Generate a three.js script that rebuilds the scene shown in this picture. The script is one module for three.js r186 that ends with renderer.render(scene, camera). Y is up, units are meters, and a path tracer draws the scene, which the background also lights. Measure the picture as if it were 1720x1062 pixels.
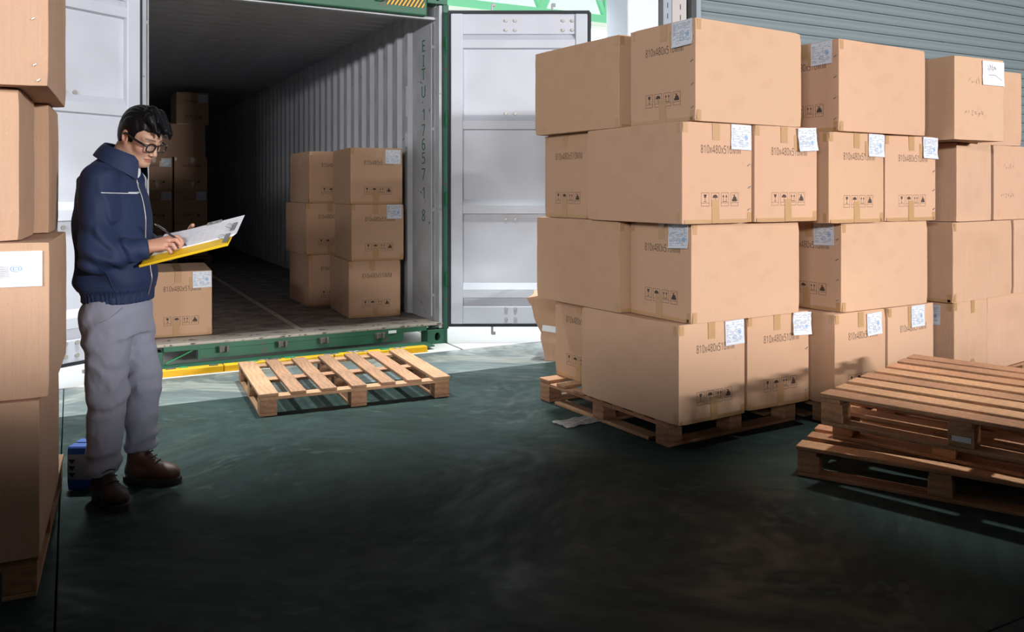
import * as THREE from 'three';
import { RoundedBoxGeometry } from 'three/addons/geometries/RoundedBoxGeometry.js';
import { TextGeometry } from 'three/addons/geometries/TextGeometry.js';
import { FontLoader } from 'three/addons/loaders/FontLoader.js';
import { ImprovedNoise } from 'three/addons/math/ImprovedNoise.js';
import { mergeGeometries, mergeVertices } from 'three/addons/utils/BufferGeometryUtils.js';
import { RectAreaLightUniformsLib } from 'three/addons/lights/RectAreaLightUniformsLib.js';

// ---------------------------------------------------------------- camera, sky, lights, exposure
const scene = new THREE.Scene();
const renderer = new THREE.WebGLRenderer({ antialias: true });
renderer.toneMapping = THREE.LinearToneMapping;
renderer.toneMappingExposure = 1.0;
renderer.shadowMap.enabled = true;
RectAreaLightUniformsLib.init();

const EYE = 1.33;
const camera = new THREE.PerspectiveCamera(2 * Math.atan(531 / 1400) * 180 / Math.PI, 1720 / 1062, 0.05, 200);
camera.position.set(0, EYE, 0);
camera.lookAt(0, EYE, -10);
camera.setViewOffset(1720, 1062, 0, 212, 1720, 1062);      // shift lens: verticals stay vertical
scene.add(camera);

// bright overcast daylight outside the loading dock
scene.background = new THREE.Color().setRGB(0.93, 0.97, 1.0);
scene.environment = null;
const SKY = 3.6;
scene.backgroundIntensity = SKY;
scene.environmentIntensity = SKY;

// added flood panels behind the camera, out of view, lighting the goods from the front
const ADDED_FLOOD = { y: 3.15, h: 0.4, w: 1.5, z: 6.3, panels: [[-4.4, 0, 155], [-2.6, 0, 155], [-0.8, 0, 155], [10.2, 0.72, 560], [11.9, 0.72, 560], [13.6, 0.72, 560]] };   // x, turn, intensity
// added lamps under the lintel, put in to brighten the dock floor
const ADDED_DOCK = { intensity: 46, angle: 0.6, ss: [-2.8, -1.4, 0.0] };

// ---------------------------------------------------------------- helpers
function rng(seed) { let a = seed >>> 0; return () => { a = (a + 0x6D2B79F5) | 0; let t = Math.imul(a ^ (a >>> 15), 1 | a); t = (t + Math.imul(t ^ (t >>> 7), 61 | t)) ^ t; return ((t ^ (t >>> 14)) >>> 0) / 4294967296; }; }
const noiseGen = new ImprovedNoise();
const N3 = (x, y, z) => noiseGen.noise(x + 37.2, y + 11.7, z + 5.3);
const used = new Map();
function numbered(name) { const n = used.get(name) || 0; used.set(name, n + 1); return n ? name + '_' + String(n).padStart(3, '0') : name; }
function shade(o) { o.castShadow = true; o.receiveShadow = true; return o; }
function mesh(name, geo, mat, parent) { const m = shade(new THREE.Mesh(geo, mat)); m.name = parent && parent !== scene ? name : numbered(name); (parent || scene).add(m); return m; }
function part(name, geo, mat, parent, pos, rot) {
  const m = shade(new THREE.Mesh(geo, mat));
  let n = 0; for (const c of parent.children) if (c.name === name || c.name.startsWith(name + '_0') || c.name.startsWith(name + '_1')) n++;
  m.name = n ? name + '_' + String(n).padStart(3, '0') : name;
  if (pos) m.position.set(...pos); if (rot) m.rotation.set(...rot);
  parent.add(m); return m;
}
function tag(o, label, category, group) { o.userData.label = label; o.userData.category = category; if (group) o.userData.group = group; return o; }
function structure(o, label) { o.userData.kind = 'structure'; if (label) o.userData.label = label; return o; }
function groupAt(name, pos = [0, 0, 0], turn = 0) { const g = new THREE.Group(); g.name = numbered(name); g.position.set(...pos); g.rotation.y = turn; scene.add(g); return g; }
function boxUV(g, s = 1, swap = false) {
  const p = g.attributes.position, n = g.attributes.normal, uv = new Float32Array(p.count * 2);
  for (let i = 0; i < p.count; i++) {
    const ax = Math.abs(n.getX(i)), ay = Math.abs(n.getY(i)), az = Math.abs(n.getZ(i));
    let u, v; if (ay >= ax && ay >= az) { u = p.getX(i); v = p.getZ(i); } else if (ax >= az) { u = p.getZ(i); v = p.getY(i); } else { u = p.getX(i); v = p.getY(i); }
    uv[2 * i] = (swap ? v : u) * s; uv[2 * i + 1] = (swap ? u : v) * s;
  }
  g.setAttribute('uv', new THREE.BufferAttribute(uv, 2)); return g;
}
const cache = new Map();
function rbox(w, h, d, r = 0.004) {
  const k = [w, h, d, r].map((v) => v.toFixed(4)).join();
  if (!cache.has(k)) cache.set(k, boxUV(new RoundedBoxGeometry(w, h, d, 1, Math.min(r, w / 2.01, h / 2.01, d / 2.01))));
  return cache.get(k);
}
function box(w, h, d) { return boxUV(new THREE.BoxGeometry(w, h, d)); }
function moved(g, x, y, z, rx = 0, ry = 0, rz = 0) { const c = g.clone(); c.applyMatrix4(new THREE.Matrix4().compose(new THREE.Vector3(x, y, z), new THREE.Quaternion().setFromEuler(new THREE.Euler(rx, ry, rz)), new THREE.Vector3(1, 1, 1))); return c; }
function merged(list) { return mergeGeometries(list.map((g) => { const c = g.index ? g.toNonIndexed() : g.clone(); for (const k of Object.keys(c.attributes)) if (!['position', 'normal', 'uv'].includes(k)) c.deleteAttribute(k); return c; })); }
function tube(points, r, seg = 24, rad = 8, closed = false) { return new THREE.TubeGeometry(new THREE.CatmullRomCurve3(points.map((p) => new THREE.Vector3(...p)), closed), seg, r, rad, closed); }
// a folded sheet: polyline profile (x, y) given thickness and pushed along z
function sheet(profile, thick, depth) {
  const n = profile.length, off = profile.map(([x, y], i) => {
    const a = profile[Math.max(0, i - 1)], b = profile[Math.min(n - 1, i + 1)], dx = b[0] - a[0], dy = b[1] - a[1], l = Math.hypot(dx, dy);
    return [x - dy / l * thick, y + dx / l * thick];
  });
  const s = new THREE.Shape(); profile.forEach(([x, y], i) => i ? s.lineTo(x, y) : s.moveTo(x, y));
  off.reverse().forEach(([x, y]) => s.lineTo(x, y)); s.closePath();
  return boxUV(new THREE.ExtrudeGeometry(s, { depth, bevelEnabled: false }));
}
function canvas(w, h, draw, srgb = true) {
  const c = document.createElement('canvas'); c.width = w; c.height = h; draw(c.getContext('2d'), w, h);
  const t = new THREE.CanvasTexture(c); if (srgb) t.colorSpace = THREE.SRGBColorSpace; t.wrapS = t.wrapT = THREE.RepeatWrapping; t.magFilter = THREE.LinearFilter; t.anisotropy = 8; return t;
}
function dataTex(w, h, f, srgb) {
  const d = new Uint8Array(w * h * 4);
  for (let y = 0; y < h; y++) for (let x = 0; x < w; x++) { const c = f(x / w, y / h, x, y), i = 4 * (y * w + x); d[i] = c[0]; d[i + 1] = c[1]; d[i + 2] = c[2]; d[i + 3] = 255; }
  const t = new THREE.DataTexture(d, w, h); if (srgb) t.colorSpace = THREE.SRGBColorSpace; t.wrapS = t.wrapT = THREE.RepeatWrapping; t.magFilter = THREE.LinearFilter; t.minFilter = THREE.LinearMipmapLinearFilter; t.generateMipmaps = true; t.needsUpdate = true; return t;
}
// noise that repeats over the unit square
function tileNoise(u, v, f, seed = 0) {
  const a = u * Math.PI * 2, b = v * Math.PI * 2, k = f / (Math.PI * 2);
  return noiseGen.noise(Math.cos(a) * k + seed, Math.sin(a) * k + Math.cos(b) * k * 1.31, Math.sin(b) * k - seed * 0.7);
}
const clamp = THREE.MathUtils.clamp, lerp = THREE.MathUtils.lerp, sstep = THREE.MathUtils.smoothstep;
function std(color, roughness = 0.7, metalness = 0, extra = {}) { return new THREE.MeshStandardMaterial({ color, roughness, metalness, ...extra }); }
const lin = (r, g, b) => new THREE.Color().setRGB(r, g, b);

// ---------------------------------------------------------------- materials
const grimeRough = dataTex(512, 512, (u, v) => { const n = 0.55 + 0.5 * tileNoise(u, v, 6) + 0.35 * tileNoise(u, v, 19, 3); const c = clamp(n, 0, 1) * 255; return [c, c, c]; });
const paintTex = (base, rust, amount, seed, vary = 0.10) => dataTex(512, 512, (u, v) => {
  const n = tileNoise(u, v, 9, seed) + 0.6 * tileNoise(u, v, 31, seed + 2), f = 1 + vary * tileNoise(u, v, 4, seed + 5), k = sstep(n, 1 - amount, 1.25 - amount);
  return base.map((c, i) => clamp(lerp(c * f, rust[i], k), 0, 255));
}, true);
const M = {};
M.greenPaint = std(0xffffff, 0.55, 0, { map: paintTex([46, 96, 74], [96, 78, 64], 0.5, 1) });
M.greenBright = std(lin(0.035, 0.30, 0.12), 0.5);
M.rubber = std(lin(0.03, 0.032, 0.04), 0.8);
M.whitePaint = std(0xffffff, 0.5, 0, { map: paintTex([190, 194, 205], [172, 172, 174], 0.05, 4, 0.04) });
M.innerPaint = std(0xffffff, 0.6, 0, { map: paintTex([182, 185, 192], [112, 108, 106], 0.3, 7) });
M.plyFloor = std(0xffffff, 0.75, 0, { map: dataTex(512, 512, (u, v) => { const n = 0.85 + 0.3 * tileNoise(u, v, 7, 2) + 0.22 * tileNoise(u, v, 40, 4) + 0.16 * Math.sin(v * 180 + 6 * tileNoise(u, v, 8, 9)) * tileNoise(u, v, 12, 6); return [132 * n, 122 * n, 117 * n].map((c) => clamp(c, 0, 255)); }, true) });
M.threshold = std(0xffffff, 0.6, 0.1, { map: paintTex([168, 160, 150], [96, 84, 74], 0.62, 11) });
M.steel = std(lin(0.33, 0.33, 0.34), 0.4, 0.8);
M.rustySteel = std(0xffffff, 0.7, 0.2, { map: paintTex([104, 100, 94], [84, 60, 46], 0.6, 13) });
M.yellowPaint = std(0xffffff, 0.5, 0, { map: paintTex([245, 184, 22], [150, 120, 60], 0.3, 15) });
M.bolt = std(lin(0.42, 0.41, 0.38), 0.45, 0.4);
M.number = std(lin(0.03, 0.16, 0.10), 0.6);
M.paper = std(lin(0.80, 0.83, 0.88), 0.8);
M.floor = new THREE.MeshPhysicalMaterial({ color: 0xffffff, roughness: 1, metalness: 0, specularIntensity: 0.12,
  map: dataTex(1024, 1024, (u, v) => {
    const s = tileNoise(u, v, 5, 1), m = tileNoise(u, v, 22, 4), f = tileNoise(u, v, 80, 8);
    const scuff = sstep(tileNoise(u, v, 14, 9) * 0.7 + tileNoise(u, v, 52, 3) * 0.6, 0.32, 0.6);
    const k = 1 + 0.16 * s + 0.12 * m + 0.10 * f;
    return [lerp(43 * k, 68, scuff * 0.5), lerp(55 * k, 78, scuff * 0.5), lerp(53 * k, 75, scuff * 0.5)].map((c) => clamp(c, 0, 255));
  }, true),
  roughnessMap: dataTex(512, 512, (u, v) => { const c = clamp(0.52 + 0.2 * tileNoise(u, v, 8, 2) + 0.16 * tileNoise(u, v, 34, 6), 0.2, 1) * 255; return [c, c, c]; }),
});
for (const t of [M.floor.map, M.floor.roughnessMap]) t.repeat.set(0.4, 0.4);
M.wornGlareFloor = new THREE.MeshPhysicalMaterial({ roughness: 1, specularIntensity: 0.5, roughnessMap: M.floor.roughnessMap,     // worn strip along the dock edge, lightened to paint in the outdoor glare
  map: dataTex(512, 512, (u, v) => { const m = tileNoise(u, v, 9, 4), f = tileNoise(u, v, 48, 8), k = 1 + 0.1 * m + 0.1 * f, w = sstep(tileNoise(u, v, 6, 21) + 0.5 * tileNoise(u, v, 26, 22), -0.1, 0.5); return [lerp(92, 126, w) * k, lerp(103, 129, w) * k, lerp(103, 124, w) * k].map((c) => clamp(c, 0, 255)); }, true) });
M.wornGlareFloor.map.repeat.set(0.5, 0.5);
M.apron = std(lin(0.66, 0.66, 0.64), 0.85);
M.wallPaint = std(lin(0.50, 0.52, 0.54), 0.8);
M.darkWall = std(lin(0.025, 0.027, 0.03), 0.9);
M.pillar = std(lin(0.70, 0.74, 0.80), 0.6);
M.shutter = std(lin(0.22, 0.27, 0.29), 0.5, 0.0);
M.darkSteel = std(lin(0.08, 0.085, 0.09), 0.5, 0.5);
M.railBlue = std(lin(0.34, 0.38, 0.45), 0.5, 0.3);
M.railPink = std(lin(0.50, 0.47, 0.46), 0.6);
M.trussGreen = std(lin(0.16, 0.50, 0.26), 0.5);
M.cladding = new THREE.MeshPhysicalMaterial({ color: lin(0.80, 0.85, 0.84), roughness: 0.95, transmission: 0.45, thickness: 0 });

// cardboard: an atlas with the printed end on its left half and the plain long side on its right
const inkColor = 'rgba(52,42,36,0.86)';
function drawCardboard(g, w, h, seed, print) {
  const R = rng(seed);
  g.fillStyle = 'rgb(190,154,126)'; g.fillRect(0, 0, w, h);
  for (let i = 0; i < 2600; i++) { g.fillStyle = R() < 0.5 ? 'rgba(160,122,92,0.022)' : 'rgba(214,178,146,0.022)'; const ww = 2 + R() * 5; g.fillRect(R() * w, R() * h, ww, 30 + R() * 260); }
  for (let i = 0; i < 9000; i++) { g.fillStyle = R() < 0.6 ? 'rgba(120,88,64,0.10)' : 'rgba(228,196,164,0.12)'; g.fillRect(R() * w, R() * h, 1 + R() * 2, 1 + R() * 3); }
  for (let i = 0; i < 26; i++) { const x = R() * w, y = R() * h, r = 20 + R() * 90, gr = g.createRadialGradient(x, y, 0, x, y, r); gr.addColorStop(0, 'rgba(150,112,84,0.10)'); gr.addColorStop(1, 'rgba(150,112,84,0)'); g.fillStyle = gr; g.fillRect(x - r, y - r, 2 * r, 2 * r); }
  print(g, R);
}
function icon(g, k, x, y, w, h) {                             // boxed handling marks
  g.lineWidth = 4; g.strokeStyle = inkColor; g.fillStyle = inkColor; g.strokeRect(x, y, w, h);
  g.beginPath(); g.moveTo(x, y + h * 0.76); g.lineTo(x + w, y + h * 0.76); g.stroke();
  const cx = x + w / 2, t = y + h * 0.12, b = y + h * 0.66;
  g.lineWidth = 6; g.beginPath();
  if (k === 0) { g.moveTo(cx - w * 0.2, t); g.lineTo(cx + w * 0.2, t); g.lineTo(cx + w * 0.12, t + h * 0.24); g.lineTo(cx - w * 0.12, t + h * 0.24); g.closePath(); g.fill(); g.beginPath(); g.moveTo(cx, t + h * 0.2); g.lineTo(cx, b); g.moveTo(cx - w * 0.15, b); g.lineTo(cx + w * 0.15, b); g.stroke(); }
  if (k === 1) { g.arc(cx, t + h * 0.26, w * 0.34, Math.PI, 0); g.fill(); g.beginPath(); g.moveTo(cx, t + h * 0.2); g.lineTo(cx, b - 4); g.arc(cx + w * 0.07, b - 6, w * 0.07, Math.PI, 0, true); g.stroke(); }
  if (k === 2) { for (const s of [-1, 1]) { const ax = cx + s * w * 0.2; g.beginPath(); g.moveTo(ax, b - 8); g.lineTo(ax, t + 10); g.stroke(); g.beginPath(); g.moveTo(ax - w * 0.13, t + h * 0.2); g.lineTo(ax, t); g.lineTo(ax + w * 0.13, t + h * 0.2); g.fill(); } g.beginPath(); g.moveTo(cx - w * 0.34, b); g.lineTo(cx + w * 0.34, b); g.stroke(); }
  if (k === 3) { g.fillRect(cx - w * 0.34, b - h * 0.2, w * 0.68, h * 0.2); g.fillRect(cx - w * 0.22, b - h * 0.36, w * 0.441, h * 0.18); g.fillRect(cx - w * 0.06, t, w * 0.12, h * 0.2); g.beginPath(); g.moveTo(cx - w * 0.28, t); g.lineTo(cx + w * 0.28, t + h * 0.3); g.stroke(); }
}
const AW = 2048, AH = 1088, EW = 960;                          // atlas; the end is 960 pixels wide = 0.48 m
function printSize(g, R) {
  g.save(); g.fillStyle = inkColor; g.font = '118px sans-serif'; g.textBaseline = 'alphabetic';
  const s = '810x480x510MM', tw = g.measureText(s).width; g.translate(240, 330); g.scale(560 / tw, 1.0); g.fillText(s, 0, 0); g.restore();
  for (let k = 0; k < 4; k++) icon(g, k, 250 + k * 134, 756, 104, 142);
  g.globalAlpha = 0.35; for (let i = 0; i < 240; i++) { g.fillStyle = 'rgb(190,152,120)'; g.fillRect(230 + R() * 600, 230 + R() * 680, 2 + R() * 10, 2 + R() * 5); } g.globalAlpha = 1;
}
function printScrawl(g, R) {
  g.strokeStyle = 'rgba(96,74,58,0.75)'; g.lineWidth = 6;
  for (const [y, x0, n] of [[730, 190, 6], [300, 260, 5]]) for (let i = 0; i < n; i++) { const x = x0 + i * 62; g.beginPath(); g.moveTo(x + R() * 12, y + R() * 20); for (let j = 0; j < 4; j++) g.lineTo(x + R() * 44, y - 40 + R() * 84); g.stroke(); }
}
const cardPrinted = canvas(AW, AH, (g, w, h) => drawCardboard(g, w, h, 5, printSize));
const cardScrawl = canvas(AW, AH, (g, w, h) => drawCardboard(g, w, h, 9, printScrawl));
const cardPlain = canvas(1024, 544, (g, w, h) => drawCardboard(g, w, h, 12, () => {}));
const flute = dataTex(256, 256, (u, v) => { const c = 128 + 90 * Math.sin(u * Math.PI * 2 * 32) * 0.5 + 60 * tileNoise(u, v, 12, 3); return [c, c, c].map((q) => clamp(q, 0, 255)); });
flute.repeat.set(3, 2);
const tints = [lin(1, 1, 1), lin(0.97, 0.95, 0.92), lin(1.0, 0.97, 0.98), lin(0.93, 0.92, 0.9)];
const cardMats = (map) => tints.map((c) => std(c, 0.82, 0, { map, bumpMap: flute, bumpScale: 0.0005 }));
const CARD = { printed: cardMats(cardPrinted), scrawl: cardMats(cardScrawl), plain: cardMats(cardPlain) };
M.tape = new THREE.MeshPhysicalMaterial({ color: lin(0.42, 0.25, 0.12), roughness: 0.35, clearcoat: 0.4, clearcoatRoughness: 0.3 });
const labelTex = [0, 1, 2].map((k) => canvas(256, 288, (g, w, h) => {
  const R = rng(40 + k); g.fillStyle = '#eceff5'; g.fillRect(0, 0, w, h);
  g.strokeStyle = 'rgba(110,112,128,0.7)'; g.lineWidth = 2; g.strokeRect(8, 8, w - 16, h - 16);
  for (let y = 26; y < h - 24; y += 17) { g.fillStyle = 'rgba(88,90,106,0.75)'; let x = 16; while (x < w - 40) { const ww = 8 + R() * 34; if (R() < 0.62) g.fillRect(x, y, ww, 5); x += ww + 7; } if (R() < 0.4) g.fillRect(10, y + 10, w - 20, 1.5); }
  g.fillStyle = 'rgba(120,170,225,0.55)'; g.fillRect(w * 0.68, h * 0.42 + k * 20, 40, 46); g.strokeStyle = 'rgba(90,140,210,0.7)'; g.lineWidth = 5; g.beginPath(); g.arc(w * 0.5, h * 0.7, 24, 0, 7); g.stroke();
}));
M.labels = labelTex.map((map) => new THREE.MeshPhysicalMaterial({ map, color: lin(0.72, 0.75, 0.80), roughness: 0.5, clearcoat: 0.4, clearcoatRoughness: 0.25 }));
const wideDoc = canvas(512, 420, (g, w, h) => {
  const R = rng(77); g.fillStyle = '#eef0f4'; g.fillRect(0, 0, w, h); g.strokeStyle = '#b9bcc6'; g.lineWidth = 2;
  for (let y = 60; y < h - 20; y += 26) { g.beginPath(); g.moveTo(170, y); g.lineTo(w - 20, y); g.stroke(); for (let x = 176; x < w - 60; x += 70) if (R() < 0.6) { g.fillStyle = 'rgba(120,122,134,0.55)'; g.fillRect(x, y - 12, 20 + R() * 36, 5); } }
  g.fillStyle = 'rgba(60,60,66,0.8)'; for (let x = 12; x < 64; x += 6) g.fillRect(x, 230, 1 + R() * 3, 74);
  g.fillStyle = 'rgba(120,122,130,0.35)'; g.fillRect(190, 170, 120, 140);
  g.strokeStyle = 'rgba(70,130,205,0.75)'; g.lineWidth = 6; g.beginPath(); g.arc(350, 206, 34, 0, 7); g.stroke(); g.strokeRect(334, 190, 32, 32);
});
M.wideDoc = new THREE.MeshPhysicalMaterial({ map: wideDoc, roughness: 0.45, clearcoat: 0.6, clearcoatRoughness: 0.2 });

// wood for the pallets
const woodTex = [0, 1, 2].map((k) => dataTex(512, 256, (u, v) => {
  const w = tileNoise(u, v, 3, k * 3), g = 0.5 + 0.5 * Math.sin((v * 30 + 1.5 * w + 0.5 * tileNoise(u, v, 9, k)) * Math.PI * 2), f = tileNoise(u * 1, v, 60, k + 4);
  const kx = ((u * 2 + 0.37 * k) % 1) - 0.5, ky = ((v * 1 + 0.21 * k) % 1) - 0.5, knot = Math.exp(-(kx * kx * 500 + ky * ky * 900));
  const t = 0.88 + 0.10 * g + 0.10 * f + 0.12 * w - 0.4 * knot;
  const b = [[196, 158, 122], [184, 142, 110], [172, 134, 104]][k];
  return b.map((c) => clamp(c * t, 0, 255));
}, true));
const WOOD = woodTex.map((map) => std(lin(0.80, 0.73, 0.70), 0.75, 0, { map, bumpMap: map, bumpScale: 0.0008 }));
const OLDWOOD = woodTex.map((map) => std(lin(0.80, 0.70, 0.64), 0.8, 0, { map, bumpMap: map, bumpScale: 0.0012 }));
const REDWOOD = woodTex.map((map) => std(lin(1.0, 0.88, 0.80), 0.75, 0, { map, bumpMap: map, bumpScale: 0.0012 }));

// ---------------------------------------------------------------- the building
const A = 0.486, CA = Math.cos(A), SA = Math.sin(A);           // heading of the dock wall, the container and the goods
// dock frame: s along the wall (towards the shutter), t into the building; D(s,t) gives x and depth
const W0 = [-0.378, 6.89];
const D = (s, t) => [W0[0] + s * CA + t * SA, W0[1] + s * SA - t * CA];
const at = (x, depth, y = 0) => [x, y, -depth];

{ // floor slabs with open joints
  const fl = groupAt('floor', [0, 0, 0], 0); structure(fl, 'dark green painted concrete floor with slab joints');
  const ss = [-8.9, -6.93, -2.93, 1.07, 5.07, 9.07, 13.07, 17.07, 21], ts = [-0.06, 0.72, 4.72, 8.72, 12.72, 17.5], gap = 0.005;
  const [ox, oz] = D(0, 0);
  for (let i = 0; i + 1 < ss.length; i++) for (let j = 0; j + 1 < ts.length; j++) {
    const w = ss[i + 1] - ss[i] - gap, d = ts[j + 1] - ts[j] - gap, sc = (ss[i] + ss[i + 1]) / 2, tc = (ts[j] + ts[j + 1]) / 2;
    const g = new RoundedBoxGeometry(w, 0.2, d, 1, 0.003); g.translate(sc, -0.1, tc); boxUV(g);
    part('slab', g, j === 0 ? M.wornGlareFloor : M.floor, fl);
  }
  fl.position.set(ox, 0, -oz); fl.rotation.y = A;
  const under = mesh('trim_1', box(40, 0.1, 40), M.darkWall); under.position.set(2, -0.27, 2); structure(under, 'dark bed under the floor slabs');
}
{ // sunlit concrete yard outside, in poured bays
  const g0 = groupAt('ground', [D(0, 0)[0], 0, -D(0, 0)[1]], A); structure(g0, 'pale concrete yard outside the dock');
  for (let i = -4; i < 5; i++) for (let j = 0; j < 5; j++) part('slab', rbox(7.98, 0.2, 7.98, 0.006), M.apron, g0, [i * 8 + 4, -0.1, -0.07 - j * 8 - 4]);
}
{ // dock wall with its opening, shutter bay, roof and side walls
  const [ox, oz] = D(0, 0);
  const wf = groupAt('wall_front', [ox, 0, -oz], A); structure(wf, 'dock wall with the loading opening');
  const seg = (n, s0, s1, y0, y1, m = M.wallPaint, d = 0.24) => part(n, box(s1 - s0, y1 - y0, d), m, wf, [(s0 + s1) / 2, (y0 + y1) / 2, -d / 2]);
  seg('wall_panel', -8.5, -3.7, 0, 5.4); seg('lintel', -3.7, 1.50, 3.1, 5.4); seg('wall_panel', 1.86, 2.0, 0, 5.4); seg('lintel', 2.0, 8.6, 4.35, 5.4); seg('wall_panel', 8.6, 18.2, 0, 5.4);
  const wr = mesh('wall_rear', box(23, 5.4, 0.25), M.darkWall); wr.position.set(5, 2.7, 6.9); structure(wr, 'dark rear wall of the warehouse');
  const wl = mesh('wall_left', box(0.25, 5.4, 11.5), M.darkWall); wl.position.set(-6.1, 2.7, 1.2); structure(wl, 'dark side wall of the warehouse');
  const wright = mesh('wall_right', box(0.25, 5.4, 22), M.darkWall); wright.position.set(15.6, 2.7, -4.0); structure(wright, 'dark side wall beyond the shutter');
  const sh = new THREE.Shape(); const c0 = [-6.3, D((-6.3 - W0[0]) / CA, 0)[1] + 0.2], c1 = [15.7, D((15.7 - W0[0]) / CA, 0)[1] + 0.2];
  sh.moveTo(c0[0], c0[1]); sh.lineTo(c1[0], c1[1]); sh.lineTo(15.7, -7.1); sh.lineTo(-6.3, -7.1); sh.closePath();
  const ce = mesh('ceiling', new THREE.ExtrudeGeometry(sh, { depth: 0.2, bevelEnabled: false }), M.darkWall); ce.rotation.x = -Math.PI / 2; ce.position.y = 5.4; structure(ce, 'dark warehouse roof');
  const pw = mesh('added_wall_back', box(21, SHADE_WALL_H(), 0.12), M.darkWall); pw.position.set(4.9, SHADE_WALL_H() / 2, 2.0); structure(pw, 'low partition added behind the viewpoint to shade the near floor');  // added partition, placed to block the flood panels from the near floor
}
function SHADE_WALL_H() { return 2.0; }
{ // white pillar, guide rails and roller shutter
  const [px, pz] = D(1.68, 0.0);
  const p = mesh('pillar', rbox(0.35, 5.4, 0.35, 0.02), M.pillar); p.position.set(px, 2.7, -pz); p.rotation.y = A; structure(p, 'white pillar between the loading opening and the shutter');
  const [ox, oz] = D(0, 0);
  const d1 = groupAt('door_1', [ox, 0, -oz], A); structure(d1, 'grey roller shutter of curved slats between steel guide rails');
  part('guide_rail', rbox(0.05, 4.4, 0.12), M.darkSteel, d1, [1.92, 2.2, 0.06]);
  const slotted = (x, w, m) => { const r = part('upright', rbox(w, 4.4, 0.06), m, d1, [x, 2.2, 0.05]); for (let k = 0; k < 14; k++) part('slot', rbox(0.012, 0.05, 0.01, 0.003), M.darkSteel, r, [0.01, 0.05 + k * 0.1, 0.027]); };
  slotted(2.015, 0.12, M.railBlue); slotted(2.165, 0.17, M.railPink);
  part('guide_rail', rbox(0.06, 4.4, 0.14), M.darkSteel, d1, [2.29, 2.2, 0.07]);
  part('guide_rail', rbox(0.08, 4.4, 0.1), M.railBlue, d1, [2.37, 2.2, 0.05]);
  const prof = [[-0.03, 0], [-0.03, 0.02]]; for (let k = 0; k <= 8; k++) { const q = k / 8; prof.push([0.02 * Math.sin(Math.PI * q), 0.022 + q * 0.088]); } prof.push([-0.03, 0.111]);
  const slat = sheet(prof, 0.003, 6.3);                          // profile in x,y pushed along z
  slat.rotateY(Math.PI / 2);                                       // length now along +x, bulge towards -z
  slat.rotateY(0); slat.scale(1, 1, -1); { const ix = slat.index; if (ix) { for (let i = 0; i < ix.count; i += 3) { const a = ix.getX(i); ix.setX(i, ix.getX(i + 1)); ix.setX(i + 1, a); } } else { for (const k of ['position', 'normal', 'uv']) { const t = slat.attributes[k]; for (let i = 0; i < t.count; i += 3) for (let c = 0; c < t.itemSize; c++) { const q = t.array[i * t.itemSize + c]; t.array[i * t.itemSize + c] = t.array[(i + 1) * t.itemSize + c]; t.array[(i + 1) * t.itemSize + c] = q; } } } }
  slat.computeVertexNormals();
  for (let k = 0; k < 39; k++) part('slat', slat, M.shutter, d1, [2.40, 0.02 + k * 0.112, 0.0]);
}
{ // added flood panels high on the rear wall
  for (const [x, turn, power] of ADDED_FLOOD.panels) {
    const f = groupAt('added_floodlight', [x, ADDED_FLOOD.y - (turn ? 0.02 : 0), ADDED_FLOOD.z - (turn ? 0.25 : 0)], turn); tag(f, ['first', 'second', 'third', 'fourth', 'fifth', 'sixth'][ADDED_FLOOD.panels.findIndex((q) => q[0] === x)] + ' flat fill panel added along the dark rear wall', 'light', 'added fill panels on the rear wall');
    part('housing', rbox(ADDED_FLOOD.w + 0.06, ADDED_FLOOD.h + 0.06, 0.08), M.darkSteel, f, [0, 0, 0.05]);
    part('bracket', rbox(0.12, 0.12, 0.3), M.darkSteel, f, [0, 0, 0.23]);
    part('diffuser', rbox(ADDED_FLOOD.w, ADDED_FLOOD.h, 0.02), std(lin(0.9, 0.9, 0.9), 0.6, 0, { emissive: lin(1, 0.97, 0.93), emissiveIntensity: 1.5 }), f, [0, 0, 0.0]);
    const l = new THREE.RectAreaLight(new THREE.Color().setRGB(1, 0.975, 0.96), power, ADDED_FLOOD.w, ADDED_FLOOD.h); l.name = 'added_flood_beam'; l.position.set(0, 0, -0.02); f.add(l);   // faces -z
  }
}
{ // three added dock lamps on short arms, brightening the floor by the opening
  const dir = new THREE.Vector3(SA * 0.05, -1, -CA * -0.05).normalize();
  for (const [i, q] of ADDED_DOCK.ss.entries()) {
    const [x, z] = D(q, 0.8), f = groupAt('added_dock_lamp', [x, 3.15, -z], A); tag(f, ['first', 'middle', 'last'][i] + ' round lamp added on an arm to brighten the dock floor', 'light', null);
    part('shade', new THREE.LatheGeometry([[0.02, 0.16], [0.06, 0.15], [0.13, 0.03], [0.14, 0], [0.135, 0], [0.125, 0.03], [0.055, 0.14], [0.0, 0.15]].map(([a, b]) => new THREE.Vector2(a, b)), 24), M.darkSteel, f);
    part('arm', rbox(0.04, 0.04, 0.8), M.darkSteel, f, [0, 0.17, -0.4]);
    part('lens', moved(new THREE.CylinderGeometry(0.11, 0.11, 0.01, 24), 0, 0.035, 0), std(lin(0.9, 0.9, 0.9), 0.5, 0, { emissive: lin(1, 1, 1), emissiveIntensity: 1.5 }), f);
    const l = new THREE.SpotLight(new THREE.Color().setRGB(0.93, 1, 0.98), ADDED_DOCK.intensity, 0, ADDED_DOCK.angle, 1, 2); l.name = 'added_dock_beam'; l.position.set(0, -0.11, 0); l.shadow.radius = 5; l.castShadow = true; f.add(l); f.add(l.target); l.target.position.set(0, -3.2, 0.15); l.target.name = 'aim';
  }
}
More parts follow.
